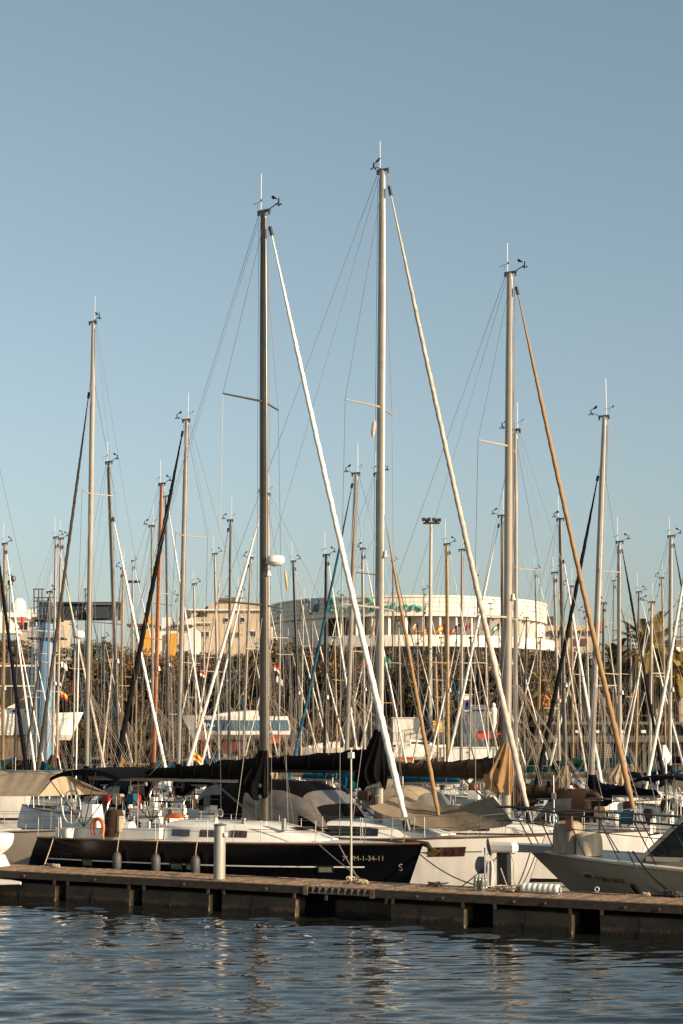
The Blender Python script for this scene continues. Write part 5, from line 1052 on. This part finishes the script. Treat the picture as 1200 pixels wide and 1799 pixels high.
# ---------------------------------------------------------------- palms
FRM = mat('palm frond', (0.34, 0.25, 0.07), 0.55, 0, 0.35, 2); FRO = mat('dry palm frond', (0.34, 0.19, 0.07), 0.7, 0, 0.3, 2); PTR = mat('palm trunk', (0.33, 0.25, 0.18), 0.9, 0, 0.35, 3, bump=0.8, bs=10)
def frond_mesh(droop, L, m, name='frond'):
    b = MB(); P_ = []; K = 12
    for i in range(K + 1):
        q = i / K; a = q * droop; P_.append(Vector((L * math.sin(a) / droop if droop > .01 else L * q, 0, -L * (1 - math.cos(a)) / droop)))
    b.tube(P_, [0.05 * (1 - 0.8 * i / K) for i in range(K + 1)], 3)
    for i in range(2, 30):
        q = i / 30; f = q * K; k = int(f); p = P_[k].lerp(P_[min(K, k + 1)], f - k); l = 0.62 * math.sin(math.pi * (0.12 + 0.82 * q)) ** 0.6; tdir = (P_[min(K, k + 1)] - P_[k]).normalized()
        for sd in (1, -1): b.add([p, p + tdir * 0.17, p + tdir * (0.35 * l) + Vector((0, sd * l * 0.85, -0.12 * l))], [(0, 1, 2)])
    return b.mesh(name, m, False)
FM = [frond_mesh(d, l, FRM) for d, l in ((0.9, 3.2), (1.3, 3.2), (1.7, 3.0))]; FD = [frond_mesh(2.1, 2.9, FRO), frond_mesh(2.5, 2.6, FRO)]
def palm(px, cy, base_y, Y, label, sc_=1.0, lean=0.0, seed=0):
    r = random.Random(seed); c = at(px, cy, Y); bz_ = zat(base_y, Vector((0, Y, 0))); o = thing('palm_tree', label, 'palm tree', (c.x, Y, bz_), 0, 'date palms on the far promenade')
    h_ = c.z - bz_; b = MB(); b.tube([(lean * (1 - i / 10), 0, h_ * i / 10) for i in range(11)], [(0.42 if i < 1 else 0.36 + 0.03 * (i % 2)) * sc_ for i in range(10)] + [0.5 * sc_], 10); b.build('trunk', PTR, o)
    for i in range(58):
        az = i * 2.39996 + r.random() * 0.3; el = R(86) - (i / 57) ** 0.85 * R(150); dry = i > 42
        me = (FM[min(2, i // 15)] if not dry else FD[i % 2]); M = Matrix.Translation((0, 0, h_)) @ Matrix.Rotation(az, 4, 'Z') @ Matrix.Rotation(-max(el, R(-55)), 4, 'Y') @ Matrix.Scale(sc_ * r.uniform(0.85, 1.1), 4); link('frond', me, o, M)
    for k in range(6):
        az = k * 1.05 + 0.4; b = MB(); rr = random.Random(k)
        for j in range(26): q = Vector((1.5 * math.cos(az) + rr.uniform(-.3, .3), 1.5 * math.sin(az) + rr.uniform(-.3, .3), h_ - 0.35 - rr.random() * 0.9)) ; b.lathe(q, [(0.01, -0.14), (0.13, 0), (0.01, 0.14)], 5)
        b.build('fruit_bunch', mat('orange palm fruit', (0.62, 0.22, 0.03), 0.6, 0, 0.4, 6), o)
palm(1143, 1143, 1270, 150, 'largest date palm with orange fruit at right, above the dark promenade', 1.4, 0, 1)
palm(1082, 1165, 1272, 153, 'bushy date palm left of the largest one', 0.85, 0.2, 2)
palm(1192, 1180, 1272, 148, 'date palm cut by the right edge with drooping dry fronds', 0.9, 0, 3)
palm(958, 1215, 1300, 146, 'low date palm behind the black leaning headsail foot', 0.75, 0.1, 4)
palm(1020, 1185, 1272, 155, 'small date palm below the terraced tan building', 0.7, 0.1, 5)
# ---------------------------------------------------------------- blue lift tower with dark arm
BLT = mat('sky blue steel', (0.13, 0.29, 0.48), 0.5, 0.1, 0.12, 0.8); BLD = mat('blue rail paint', (0.08, 0.19, 0.32), 0.5); ARM = mat('dark blue grey steel', (0.035, 0.042, 0.055), 0.6, 0, 0.4, 1.2)
Yt = 143.5; p = at(79, 1300, Yt); tw = thing('boat_lift', 'sky blue boat lift tower with ladder cage and dark horizontal arm at left', 'boat lift', (p.x, Yt, QZ))
def TL(px, py, dy=0.0): q = at(px, py, Yt + dy); return Vector((q.x - p.x, dy, q.z - QZ))
ztp = TL(79, 1092).z; b = MB(); b.lathe((0, 0, 0), [(0.75, 0), (0.75, ztp), (0.85, ztp)], 24); b.build('tower', BLT, tw)
for xx in (-1.15, -0.72): rod('ladder_rail', tw, (xx, -0.62, 0), (xx, -0.62, ztp), 0.04, BLD, 6)
for i in range(int(ztp / 0.33)): rod('ladder_rung', tw, (-1.15, -0.62, 0.3 + i * 0.33), (-0.72, -0.62, 0.3 + i * 0.33), 0.022, BLD, 5)
for i in range(6): 
    zz = 1.5 + i * 1.7; b = MB(); b.tube([(-0.94 + 0.42 * math.cos(a), -0.62 - 0.6 * abs(math.sin(a)), zz) for a in [math.pi * k / 8 for k in range(9)]], 0.03, 5); b.build('ladder_hoop', BLD, tw)
for xx in (-1.36, -0.94, -0.5): rod('cage_bar', tw, (xx, -1.0 if xx != -0.94 else -1.2, 1.5), (xx, -1.0 if xx != -0.94 else -1.2, ztp), 0.025, BLD, 5)
for zz, w_ in ((TL(0, 1122).z, 1.5), (TL(0, 1090).z, 1.2)):
    b = MB(); b.box((0, 0, zz), (w_ * 2, 2.2, 0.1)); b.build('platform', ARM, tw, False)
    for k in range(9): xx = -w_ + 2 * w_ * k / 8; rod('guard_post', tw, (xx, -1.05, zz), (xx, -1.05, zz + 1.0), 0.025, BLD, 5)
    for zz2 in (0.5, 1.0): rod('guard_rail', tw, (-w_, -1.05, zz + zz2), (w_, -1.05, zz + zz2), 0.025, BLD, 5)
for x_, ya, yb_ in ((60, 1035, 1078), (68, 1035, 1060), (74, 1036, 1060), (100, 1060, 1092), (66, 1050, 1095)): rod('top_post', tw, TL(x_, yb_, -0.6), TL(x_, ya, -0.6), 0.06, ARM, 6)
for (xa, xb_, yy) in ((58, 78, 1035), (60, 100, 1050), (58, 84, 1056), (64, 100, 1066)): rod('top_beam', tw, TL(xa, yy, -0.6), TL(xb_, yy, -0.6), 0.05, ARM, 6)
boxo('cab', tw, TL(80, 1072), (1.0, 1.0, 1.3), ARM)
a, c = TL(96, 1073), TL(212, 1074); hh = TL(0, 1058).z - TL(0, 1090).z
boxo('arm_girder', tw, (a + c) / 2 + Vector((0, 0.3, 0)), ((c - a).length, 0.12, hh), ARM)
for s2 in (0, hh - 0.14): boxo('arm_flange', tw, (a + c) / 2 + Vector((0, 0.1, -hh / 2 + 0.07 + s2)), ((c - a).length, 0.5, 0.14), ARM)
for i in range(15): x_ = a.x + (c.x - a.x) * (i + 0.5) / 15; m_ = MB(); m_.bar((x_ - 0.3, 0.2, a.z - hh / 2 + 0.1), (x_ + 0.3, 0.2, a.z + hh / 2 - 0.1), 0.06, 0.07, up=Vector((0, 1, 0))); m_.build('arm_brace', ARM, tw, False)
q = TL(176, 1078); boxo('winch_motor', tw, q + Vector((0, -0.5, 0)), (1.5, 0.7, 0.9), ARM); boxo('winch_gear', tw, q + Vector((-0.9, -0.5, 0.1)), (0.35, 0.4, 0.4), GALV); boxo('arm_rail', tw, TL(182, 1062) + Vector((0, -0.4, 0)), (2.3, 0.08, 0.08), STEEL)
for x_ in (172, 178, 184): rod('hoist_cable', tw, TL(x_, 1085, -0.4), TL(x_, 1240, -0.4), 0.02, WIRE, 4)
# floodlight mast
p = at(755, 1300, 165); p.z = QZ; o = thing('floodlight_mast', 'tall grey pole topped by a cluster of six dark floodlights', 'light pole', p); hz = zat(919, p) - QZ
b = MB(); b.tube([(0, 0, 0), (0.1, 0, hz * 0.5), (0.28, 0, hz)], [0.26, 0.2, 0.14], 10); b.build('pole', ALUL, o); boxo('crossbar', o, (0.3, 0, hz + 0.0), (1.6, 0.3, 0.18), BLK)
for i in range(4): boxo('floodlight', o, (-0.45 + i * 0.5, -0.15, hz + 0.34 - 0.05 * (i == 3)), (0.36, 0.3, 0.3), BLK)
for i in range(2): boxo('floodlight', o, (-0.1 + i * 0.8, 0.4, hz + 0.3), (0.36, 0.3, 0.3), BLK)
b = MB(); b.tube([(0.15, 0, hz * 0.66), (-0.3, -0.1, hz * 0.67), (-0.38, -0.1, hz * 0.64)], 0.05, 6); b.lathe((-0.38, -0.1, hz * 0.63), [(0.03, -0.15), (0.13, -0.05), (0.12, 0.08)], 8); b.build('camera_bracket', BLK, o)
# distant second floodlight & small lamps
p = at(228, 1300, 190); p.z = QZ; o = thing('floodlight_mast', 'distant pole with a dark horizontal lamp bar left of the orange mast', 'light pole', p); hz = zat(1022, p) - QZ; rod('pole', o, (0, 0, 0), (0, 0, hz), 0.13, ALUD, 8, 0.6); boxo('lamp_bar', o, (0.2, 0, hz), (1.3, 0.3, 0.28), BLK)
for x_, ty, lb in ((1064, 1100, 'street lamp with dark arm just right of the terraced tan building'), (1108, 1100, 'street lamp with dark arm left of the largest palm')):
    p = at(x_, 1300, 158); p.z = zp; o = thing('street_lamp', lb, 'street lamp', p, 0, 'street lamps on the promenade'); hz = zat(ty + 3, p) - zp; rod('pole', o, (0, 0, 0), (0, 0, hz), 0.07, BLKM, 8, 0.6); b = MB(); b.bar((-0.05, 0, hz), (0.35, 0, hz + 0.12), 0.18, 0.09); b.build('lamp_head', BLK, o, False)
# flags
GF = 'flags on poles before the round building'
zfl = QZ
flag(734, 1095, 200, 1.5, 0.9, (FW, FR, FY, FR), 'pale and red striped flag, leftmost before the round building', zfl, GF, 0.8).scale.x = -1
flag(752, 1103, 200, 1.5, 0.9, (FR, FY, FR, FY), 'narrow red and yellow striped flag, second from left before the round building', zfl, GF, 0.6).scale.x = -1
flag(781, 1097, 200, 1.9, 1.3, (FR, FY, FY, FR), 'large red and yellow flag left of the ochre brown mast', zfl, GF, 0.4).scale.x = -1
flag(802, 1100, 200, 1.3, 1.0, (FB, FR, FY, FR), 'flag with a blue corner right of the ochre brown mast', zfl, GF, 0.6).scale.x = -1
flag(826, 1094, 200, 1.0, 1.2, (FR, FB, FR), 'red and blue flag behind the foot of the twisted headsail', zfl, GF, 0.4).scale.x = -1
flag(858, 1092, 200, 1.3, 1.1, (FR, FW, FR, FW), 'red and white striped flag left of the green one', zfl, GF, 0.5).scale.x = -1
flag(876, 1096, 200, 1.5, 1.2, (FG, FW, FG), 'green and white flag left of the tall pale mast', zfl, GF, 0.6).scale.x = -1
for x_, ty, lb in ((1052, 1091, 'red furled banner on a tan post near the terraced building'), (1102, 1095, 'slim red flag between two masts, left of the largest palm'), (1156, 1102, 'red pennant on a line right of the largest palm'), (1186, 1093, 'slim red flag beside the thick grey mast at the right edge'), (886, 1100, 'small red flag beside the tall pale mast')):
    flag(x_, ty, 150, 0.35, 1.2, (FR,), lb, zp, None, 0.3)
flag(36, 1083, 150, 0.5, 1.3, (FR, FR), 'red flag beside the white radar dome at left', None, None, 0.2)
# small flags on rigging
for x_, y_, Y, cols, lb in ((108, 1215, 95, (FY, FR), 'small yellow and red flag on rigging right of the blue tower'), (108, 1162, 96, (FW,), 'small white pennant on rigging right of the blue tower'), (352, 1178, 100, (FR, FW), 'small red and white pennant near the sand coloured block foot'), (482, 1168, 92, (FR, FW), 'small red pennant right of the dark yacht mast'),
                           (486, 1188, 92, (FW,), 'small white pennant right of the dark yacht mast'), (676, 1153, 90, (FG,), 'small pale green pennant right of the tallest mast'), (640, 1158, 90, (FR,), 'small orange red pennant left of the tallest mast'), (340, 1322, 70, (FY, FR, FY), 'small yellow and red ensign beside the black boom cover'), (1006, 1368, 62, (FW, FR), 'white and orange ensign hanging above the motor boat rail')):
    flag(x_, y_, Y, 0.55, 0.5, cols, lb, None, None, 0.5)
# wooden stick on wire
for x_, y0, y1, Y, m, lb in ((501, 1002, 1038, 84, OCHM, 'orange varnished stick hanging on a wire over the round building'), (660, 1085, 1120, 80, OCHM, 'orange varnished stick on rigging left of the tallest mast'), (658, 738, 768, 52, SAILC, 'short pale rolled strip hanging from the spreader of the tallest mast')):
    a_ = at(x_, y0, Y); b2 = at(x_ + (4 if x_ == 501 else -8 if x_ == 660 else -3), y1, Y); b = MB(); b.tube([a_.lerp(b2, i / 6) for i in range(7)], [0.03, 0.06, 0.07, 0.07, 0.07, 0.06, 0.03], 8); o = b.build('flag_stick', m); tag(o, lb, 'rigging')
# ---------------------------------------------------------------- yachts ashore
def ashore(px0, px1, pyd, pyb, Y, dirn, hullm, label, band=None, cab=True):
    a, c = at(px0, pyd, Y), at(px1, pyd, Y); L = (c - a).length; zb_ = zat(pyb, Vector((0, Y, 0))); hgt = a.z - zb_
    o = thing('yacht_ashore', label, 'sailboat', ((a.x + c.x) / 2, Y, QZ), 0 if dirn > 0 else math.pi, 'yachts standing ashore on props'); B = L * 0.28
    fn = hull_fn(L, B, hgt * 0.95, hgt * 1.02, 0.4, 0.9, 0.3); hb, sz, P = fn; T = Matrix.Translation((0, 0, zb_ - QZ))
    hu = link('hull', hull_mesh(fn, hullm, CRM, 20, 0.05), o, T); link('deck', deck_mesh(fn, WHT, 20), o, T)
    if band:
        for sd in (1, -1):
            m_ = MB(); m_.loft([[P(u, sz(u) * k, sd) + Vector((0, sd * 0.012, 0)) for k in (0.22, 0.5, 0.8)] for u in [0.01 + 0.87 * i / 16 for i in range(17)]], False, False); m_.build('colour_band', band, hu, True)
    m_ = MB(); m_.loft([[Vector((x, y, z_)) for y, z_ in ((-0.25, -0.3), (0.25, -0.3), (0.12, -1.6), (-0.12, -1.6))] for x in (-L * 0.12, L * 0.12)]); m_.build('keel', REDH, hu, False)
    if cab:
        m_ = MB(); m_.loft(roof_rings(-L * 0.2, L * 0.2, lambda q: B * 0.3 * (1 - .4 * q * q), lambda q: 0.5 * (1 - .6 * q * q), lambda x: sz(0.5)), True, True); cb2 = link('coachroof', m_.mesh('coachroof', WHT), o, T)
        for k in (-0.12, 0, 0.1): boxo('window', cb2, (L * k, -B * 0.285, sz(.5) + 0.22), (0.5, 0.05, 0.16), GLASS)
    for x in (-L * 0.3, L * 0.3):
        for sd in (1, -1): rod('prop', o, (x, sd * B * 0.6, 0), (x, sd * B * 0.4, zb_ - QZ + hgt * 0.5), 0.06, mat('red prop steel', (0.35, 0.05, 0.02), 0.6), 6)
        boxo('keel_block', o, (x * 0.3, 0, (zb_ - QZ - 1.6) / 2), (0.4, 0.8, max(0.1, zb_ - QZ - 1.6)), PLANT)
    return o, T, fn, L, B, zb_
as1 = ashore(-90, 147, 1252, 1292, 146, 1, WHT, 'white yacht on red props ashore at left with tan cover')
b = MB(); pts = []
for i in range(9):
    q = i / 8; zz = 2.1 * q ** 1.4; pts.append([Vector((-3.5 + 5.2 * q, y * (0.9 - 0.4 * q), as1[5] - QZ + 2.1 + zz - 0.5 * y * y)) for y in (-1, -0.5, 0, 0.5, 1)])
b.loft(pts, False, False); b.build('cover', CTAN, as1[0])
as2 = ashore(318, 512, 1257, 1291, 146, -1, WHT, 'white yacht ashore with a broad blue band along its hull and white letters', BLUEH)
hb, sz, P = as2[2]
for txt, px in (('ANDOL', 372), ('K', 403)):
    q = at(px, 1273, 146); x = -(q.x - as2[0].location.x); u = (x + as2[3] / 2) / as2[3]; sp = P(u, sz(u) * 0.52, 1); 
    text_obj('lettering', txt, 0.46, FW, as2[0], Matrix.Translation(Vector((sp.x, sp.y + 0.05, sp.z + as2[5] - QZ))) @ Matrix.Rotation(math.pi, 4, 'Z') @ Matrix.Rotation(math.pi / 2, 4, 'X'), 0.01, 0.2)
as3 = ashore(500, 640, 1312, 1335, 144, -1, CRM, 'cream yacht ashore left of the tallest mast, low on its props'); as4 = ashore(690, 790, 1308, 1330, 144, 1, WHT, 'small white yacht ashore right of the tallest mast')
# white kiosk, lorry boxes, panels, figure
def boxthing(name, cat, label, x0, x1, y0, y1, Y, m, dep, extra=()):
    a, c = at(x0, y0, Y), at(x1, y1, Y); z1 = max(QZ, c.z) ; o = thing(name, label, cat, ((a.x + c.x) / 2, Y, z1)); w_, h_ = c.x - a.x, a.z - z1
    b = MB(); b.box((0, dep / 2, h_ / 2), (w_, dep, h_)); b.box((0, dep / 2, h_ + 0.04), (w_ + 0.2, dep + 0.2, 0.08)); b.build('body', m, o, False)
    for nm, fx, fz, fw, fh, m2 in extra: boxo(nm, o, ((fx - 0.5) * w_, -0.04, fz * h_), (fw * w_, 0.06, fh * h_), m2)
    return o
boxthing('kiosk', 'kiosk', 'white kiosk with a blue door panel ashore left of the tall pale mast', 815, 856, 1240, 1400, 150, WPLA, 3, (('door', 0.1, 0.85, 0.16, 0.22, BLUEH), ('band', 0.6, 0.93, 0.7, 0.02, BLK), ('door', 0.1, 0.65, 0.16, 0.15, BLUEH)))
boxthing('sign_board', 'sign', 'tall white and blue information board beside the white kiosk', 815, 829, 1221, 1250, 149, FW, 0.2, (('blue_field', 0.5, 0.4, 0.7, 0.6, FB), ('white_mark', 0.4, 0.45, 0.3, 0.3, FW)))
boxthing('container', 'container', 'long white container or hull side standing ashore below the kiosk', 775, 878, 1314, 1345, 143.5, WPLA, 2.5, (('port', 0.45, 0.75, 0.02, 0.08, BLK),))
boxthing('container', 'container', 'pale ribbed grey container ashore right of the tall pale mast', 930, 956, 1298, 1342, 144, mat('ribbed grey container', (0.42, 0.36, 0.28), 0.7, 0, 0.2, 1, stretch=(8, 1, 1)), 2.5, tuple(('rib', 0.05 + k * 0.1, 0.5, 0.03, 0.9, SAND) for k in range(10)))
boxthing('container', 'container', 'small white box ashore next to the ribbed grey container', 966, 980, 1318, 1338, 144, WPLA, 2)
boxthing('shed', 'shed', 'low white roofed shed with pale panels left of the floodlight pole', 690, 742, 1262, 1345, 152, WRN, 5, tuple(('panel', 0.1 + k * 0.2, 0.62, 0.17, 0.2, CRM) for k in range(5)) + (('red_band', 0.5, 0.42, 1.0, 0.04, REDP),))
boxthing('warning_board', 'sign', 'yellow board with a warning triangle ashore beside the ochre brown mast', 761, 779, 1268, 1286, 146, YELL, 0.15, ())
o = bpy.data.objects[-1] if False else None
q = at(770, 1278, 145.8); b = MB(); s3 = 0.28; b.tube([(-s3, 0, -s3 * 0.8), (s3, 0, -s3 * 0.8), (0, 0, s3), (-s3, 0, -s3 * 0.8)], 0.05, 4); wb_ = [x for x in bpy.data.objects if x.name.startswith('warning_board')][0]; tri = b.build('triangle', REDH, wb_); tri.location = q - wb_.location
p = at(768, 1300, 146.1); rod('post', wb_, (0, 0.1, QZ - wb_.location.z), (0, 0.1, 0), 0.07, BLKM, 6)
q = at(868, 1285, 146); o = thing('figurehead', 'white upright statue like figure ashore left of the tall pale mast', 'statue', (q.x, 146, q.z)); h_ = at(868, 1235, 146).z - q.z
b = MB(); b.lathe((0, 0, 0), [(0.2, 0), (0.2, h_ * 0.1), (0.24, h_ * 0.5), (0.32, h_ * 0.76), (0.22, h_ * 0.83), (0.1, h_ * 0.86)], 12); b.build('robe', WPLA, o); b = MB(); b.lathe((0, 0, h_ * 0.92), [(0.05, -0.2), (0.15, -0.1), (0.17, 0.05), (0.08, 0.2)], 10); b.build('head', WPLA, o)
b = MB(); b.tube([(-0.15, -0.1, h_ * 0.72), (-0.35, -0.2, h_ * 0.62), (-0.42, -0.25, h_ * 0.55)], [0.08, 0.07, 0.06], 6); b.build('arm', FY, o); boxo('plinth', o, (0, 0, (QZ - q.z) / 2), (0.5, 0.5, q.z - QZ), BEA)
boxthing('barrier', 'barrier', 'long orange red barrier ashore behind the tall pale mast', 838, 884, 1286, 1298, 148, REDP, 0.3)
boxthing('tarpaulin', 'tarpaulin', 'orange tarpaulin ashore below the blue banded yacht stern', 473, 492, 1296, 1306, 143.6, ORNG, 1.5); boxthing('tarpaulin', 'tarpaulin', 'orange tarpaulin over a boat right of the white leaning headsail', 700, 728, 1332, 1341, 128, ORNG, 1.2)
boxthing('wall', 'wall', 'low tan stone wall behind the boats at far left', -60, 60, 1296, 1345, 143.2, STONE, 0.8); boxthing('shed', 'shed', 'dark long shed with pale roof edge at far left behind the stranded yacht', -60, 60, 1166, 1345, 158, DKB, 6, (('fascia', 0.5, 0.98, 1.0, 0.02, CRM), ('fascia', 0.5, 0.78, 1.0, 0.012, CRM), ('window', 0.66, 0.6, 0.12, 0.08, WPLA)))
# motor yacht superstructure with dome at the left edge
Yy = 215; q = at(-20, 1300, Yy); o = thing('motor_yacht', 'white motor yacht superstructure with a big white radar dome at the left edge', 'yacht', (q.x, Yy, 0))
def YL(px, py): v = at(px, py, Yy); return Vector((v.x - q.x, 0, v.z))
def slab(x0, x1, y0, y1, m, name, dep=5): a, c = YL(x0, y0), YL(x1, y1); b = MB(); s_l = (a.z - c.z) * 0.5; b.add([(a.x, 0, c.z), (c.x, 0, c.z), (c.x - s_l, 0.1, a.z), (a.x, 0.1, a.z), (a.x, dep, c.z), (c.x, dep, c.z), (c.x - s_l, dep, a.z), (a.x, dep, a.z)], [(0, 1, 2, 3), (5, 4, 7, 6), (1, 5, 6, 2), (4, 0, 3, 7), (3, 2, 6, 7), (4, 5, 1, 0)]); return b.build(name, m, o, False)
slab(-120, 30, 1084, 1112, WHT, 'flybridge', 4); slab(-120, 44, 1076, 1084, WHT, 'hardtop', 5); slab(-120, 36, 1112, 1300, WHT, 'superstructure', 5)
d_ = YL(27, 1076); b = MB(); b.lathe((d_.x, 2, d_.z), [(0.7, 0.0), (0.95, 0.5), (0.98, 1.1), (0.78, 1.65), (0.4, 1.95), (0.01, 2.02)], 20); b.build('radar_dome', WPLA, o)
b = MB(); a = YL(4, 1076); b.loft([[Vector((a.x + x, 2 + y, a.z + z_)) for x, y in ((-0.5 + k, -0.3), (0.35 + k, -0.3), (0.35 + k, 0.3), (-0.5 + k, 0.3))] for z_, k in ((0, 0), (3.6, -0.35))]); b.build('radar_arch', ALUD, o, False)
for x_, y_ in ((13, 1022), (18, 1014)): c = YL(x_, y_); b = MB(); b.lathe((c.x, 1.9, c.z), [(0.05, -0.45), (0.35, -0.15), (0.32, 0.22), (0.05, 0.38)], 10); b.build('searchlight', BLK, o)
rod('light_bracket', o, (YL(5, 1040).x, 1.9, YL(5, 1040).z), (YL(17, 1018).x, 1.9, YL(17, 1018).z), 0.06, BLK, 6)
# radar on a rod at left
q = at(134, 1345, 80); q.z = 1.2; o = thing('radar_pole', 'white enclosed radar on a thin pole left of the tall left mast', 'radar', q); zz = at(134, 1122, 80).z - 1.2; rod('pole', o, (0, 0, 0), (0, 0, zz), 0.035, WPLA, 8); b = MB(); b.lathe((0, 0, zz), [(0.02, 0), (0.2, 0.02), (0.27, 0.1), (0.27, 0.28), (0.2, 0.36), (0.01, 0.38)], 16); b.build('radar', WPLA, o)
# wind generator and small fittings at right
q = at(1171, 1400, 60); q.z = 1.5; o = thing('wind_generator', 'white fin shaped wind generator tail above the navy boom at right', 'wind generator', q, R(20)); zz = at(1171, 1330, 60).z - 1.5; rod('pole', o, (0, 0, 0), (0, 0, zz), 0.035, WPLA, 8); b = MB(); b.add([(-0.12, 0, zz - 0.1), (0.1, 0, zz - 0.22), (0.24, 0, zz), (0.02, 0, zz + 0.42), (-0.08, 0, zz + 0.4)] + [(-0.12, 0.05, zz - 0.1), (0.1, 0.05, zz - 0.22), (0.24, 0.05, zz), (0.02, 0.05, zz + 0.42), (-0.08, 0.05, zz + 0.4)], [(0, 1, 2, 3, 4), (9, 8, 7, 6, 5), (0, 5, 6, 1), (1, 6, 7, 2), (2, 7, 8, 3), (3, 8, 9, 4), (4, 9, 5, 0)]); b.build('tail_fin', WPLA, o, False)
# ground-level people-free clutter on decks of the middle rows: crates, buoys, dinghies
CL = [('horseshoe_buoy', ORNG, 'orange'), ('jerry_can', CRED, 'red'), ('locker_box', WPLA, 'white'), ('sail_bag', CBEI, 'beige'), ('bag', CBRN, 'brown'), ('bag', CBLU, 'blue')]
rc = random.Random(3)
for bt in ALLB[3:30]:
    L_b = 10
    for k in range(7):
        nm, m, cn = CL[rc.randrange(6)]; x = rc.uniform(-0.36, -0.08) * L_b; y = rc.choice((-1, 1)) * rc.uniform(0.8, 1.35); z_ = 1.35 + rc.random() * 0.35
        if 'buoy' in nm or 'ring' in nm: b = MB(); b.tube([(x + 0.13 * math.cos(a), y, z_ + 0.25 + 0.15 * math.sin(a)) for a in [6.2832 * i / 12 * (1 if nm == 'life_ring' else 0.8) for i in range(13)]], 0.05, 6); b.build(nm, m, bt)
        else: b = MB(); w_ = rc.uniform(.12, .3); b.loft([[Vector((x + w_ * kk * a, y + 0.14 * kk * c, z_ + zz)) for a, c in ((-1, -1), (1, -1), (1, 1), (-1, 1))] for zz, kk in ((0, .9), (0.08, 1), (0.34, 1), (0.42, .8))]); b.build(nm, m, bt, True)

# ---------------------------------------------------------------- small gear and painted sunlit float ends along the pontoon edge
TYR = mat('black rubber strip', (0.02, 0.018, 0.016), 0.8, 0, 0.3, 8)
for i, px in enumerate((45, 170, 325, 470, 735, 780, 905, 960, 1100, 1160)):
    s0 = ds(px, 0, .6); boxo('fascia_bolt', pon, (s0, -0.065, DZ - 0.11), (0.05, 0.02, 0.05), GALV)
rs_ = mat('orange rust stain plate', (0.30, 0.13, 0.05), 0.85, 0, 0.5, 12)
for i, (a, b2) in enumerate(fl[1:9]):
    if i == 4: continue
    s1 = ds(b2); boxo('sunlit_end', pon, (s1 + 0.006, 0.12, 0.2), (0.008, 0.16, 0.42), mat('painted sunlit concrete', (0.55, 0.38, 0.22), 0.85, 0, 0.4, 6))  # sunlight on the right float ends, painted as thin pale plates
for px, m, lb in ((430, ROPED, 'dark cable lying along the pontoon deck before the dark yacht'), (1010, ROPED, 'dark cable lying on the pontoon deck before the motor boat')):
    pts = []
    for i in range(24):
        q = i / 23; pts.append(onp(px - 40 + 130 * q, 1.7 + 0.12 * math.sin(q * 9 + px), 0.02))
    line(pts, 0.013, m, lb, 'deck_cable', 'cable')
b = MB(); P_ = [onp(880, 1.5, 0.5), onp(890, 1.3, 0.15), onp(905, 1.2, 0.03), onp(925, 1.3, 0.03), onp(938, 1.6, 0.03)]
line(P_, 0.014, ROPE, 'pale hose running from the utility box across the pontoon', 'water_hose', 'hose')
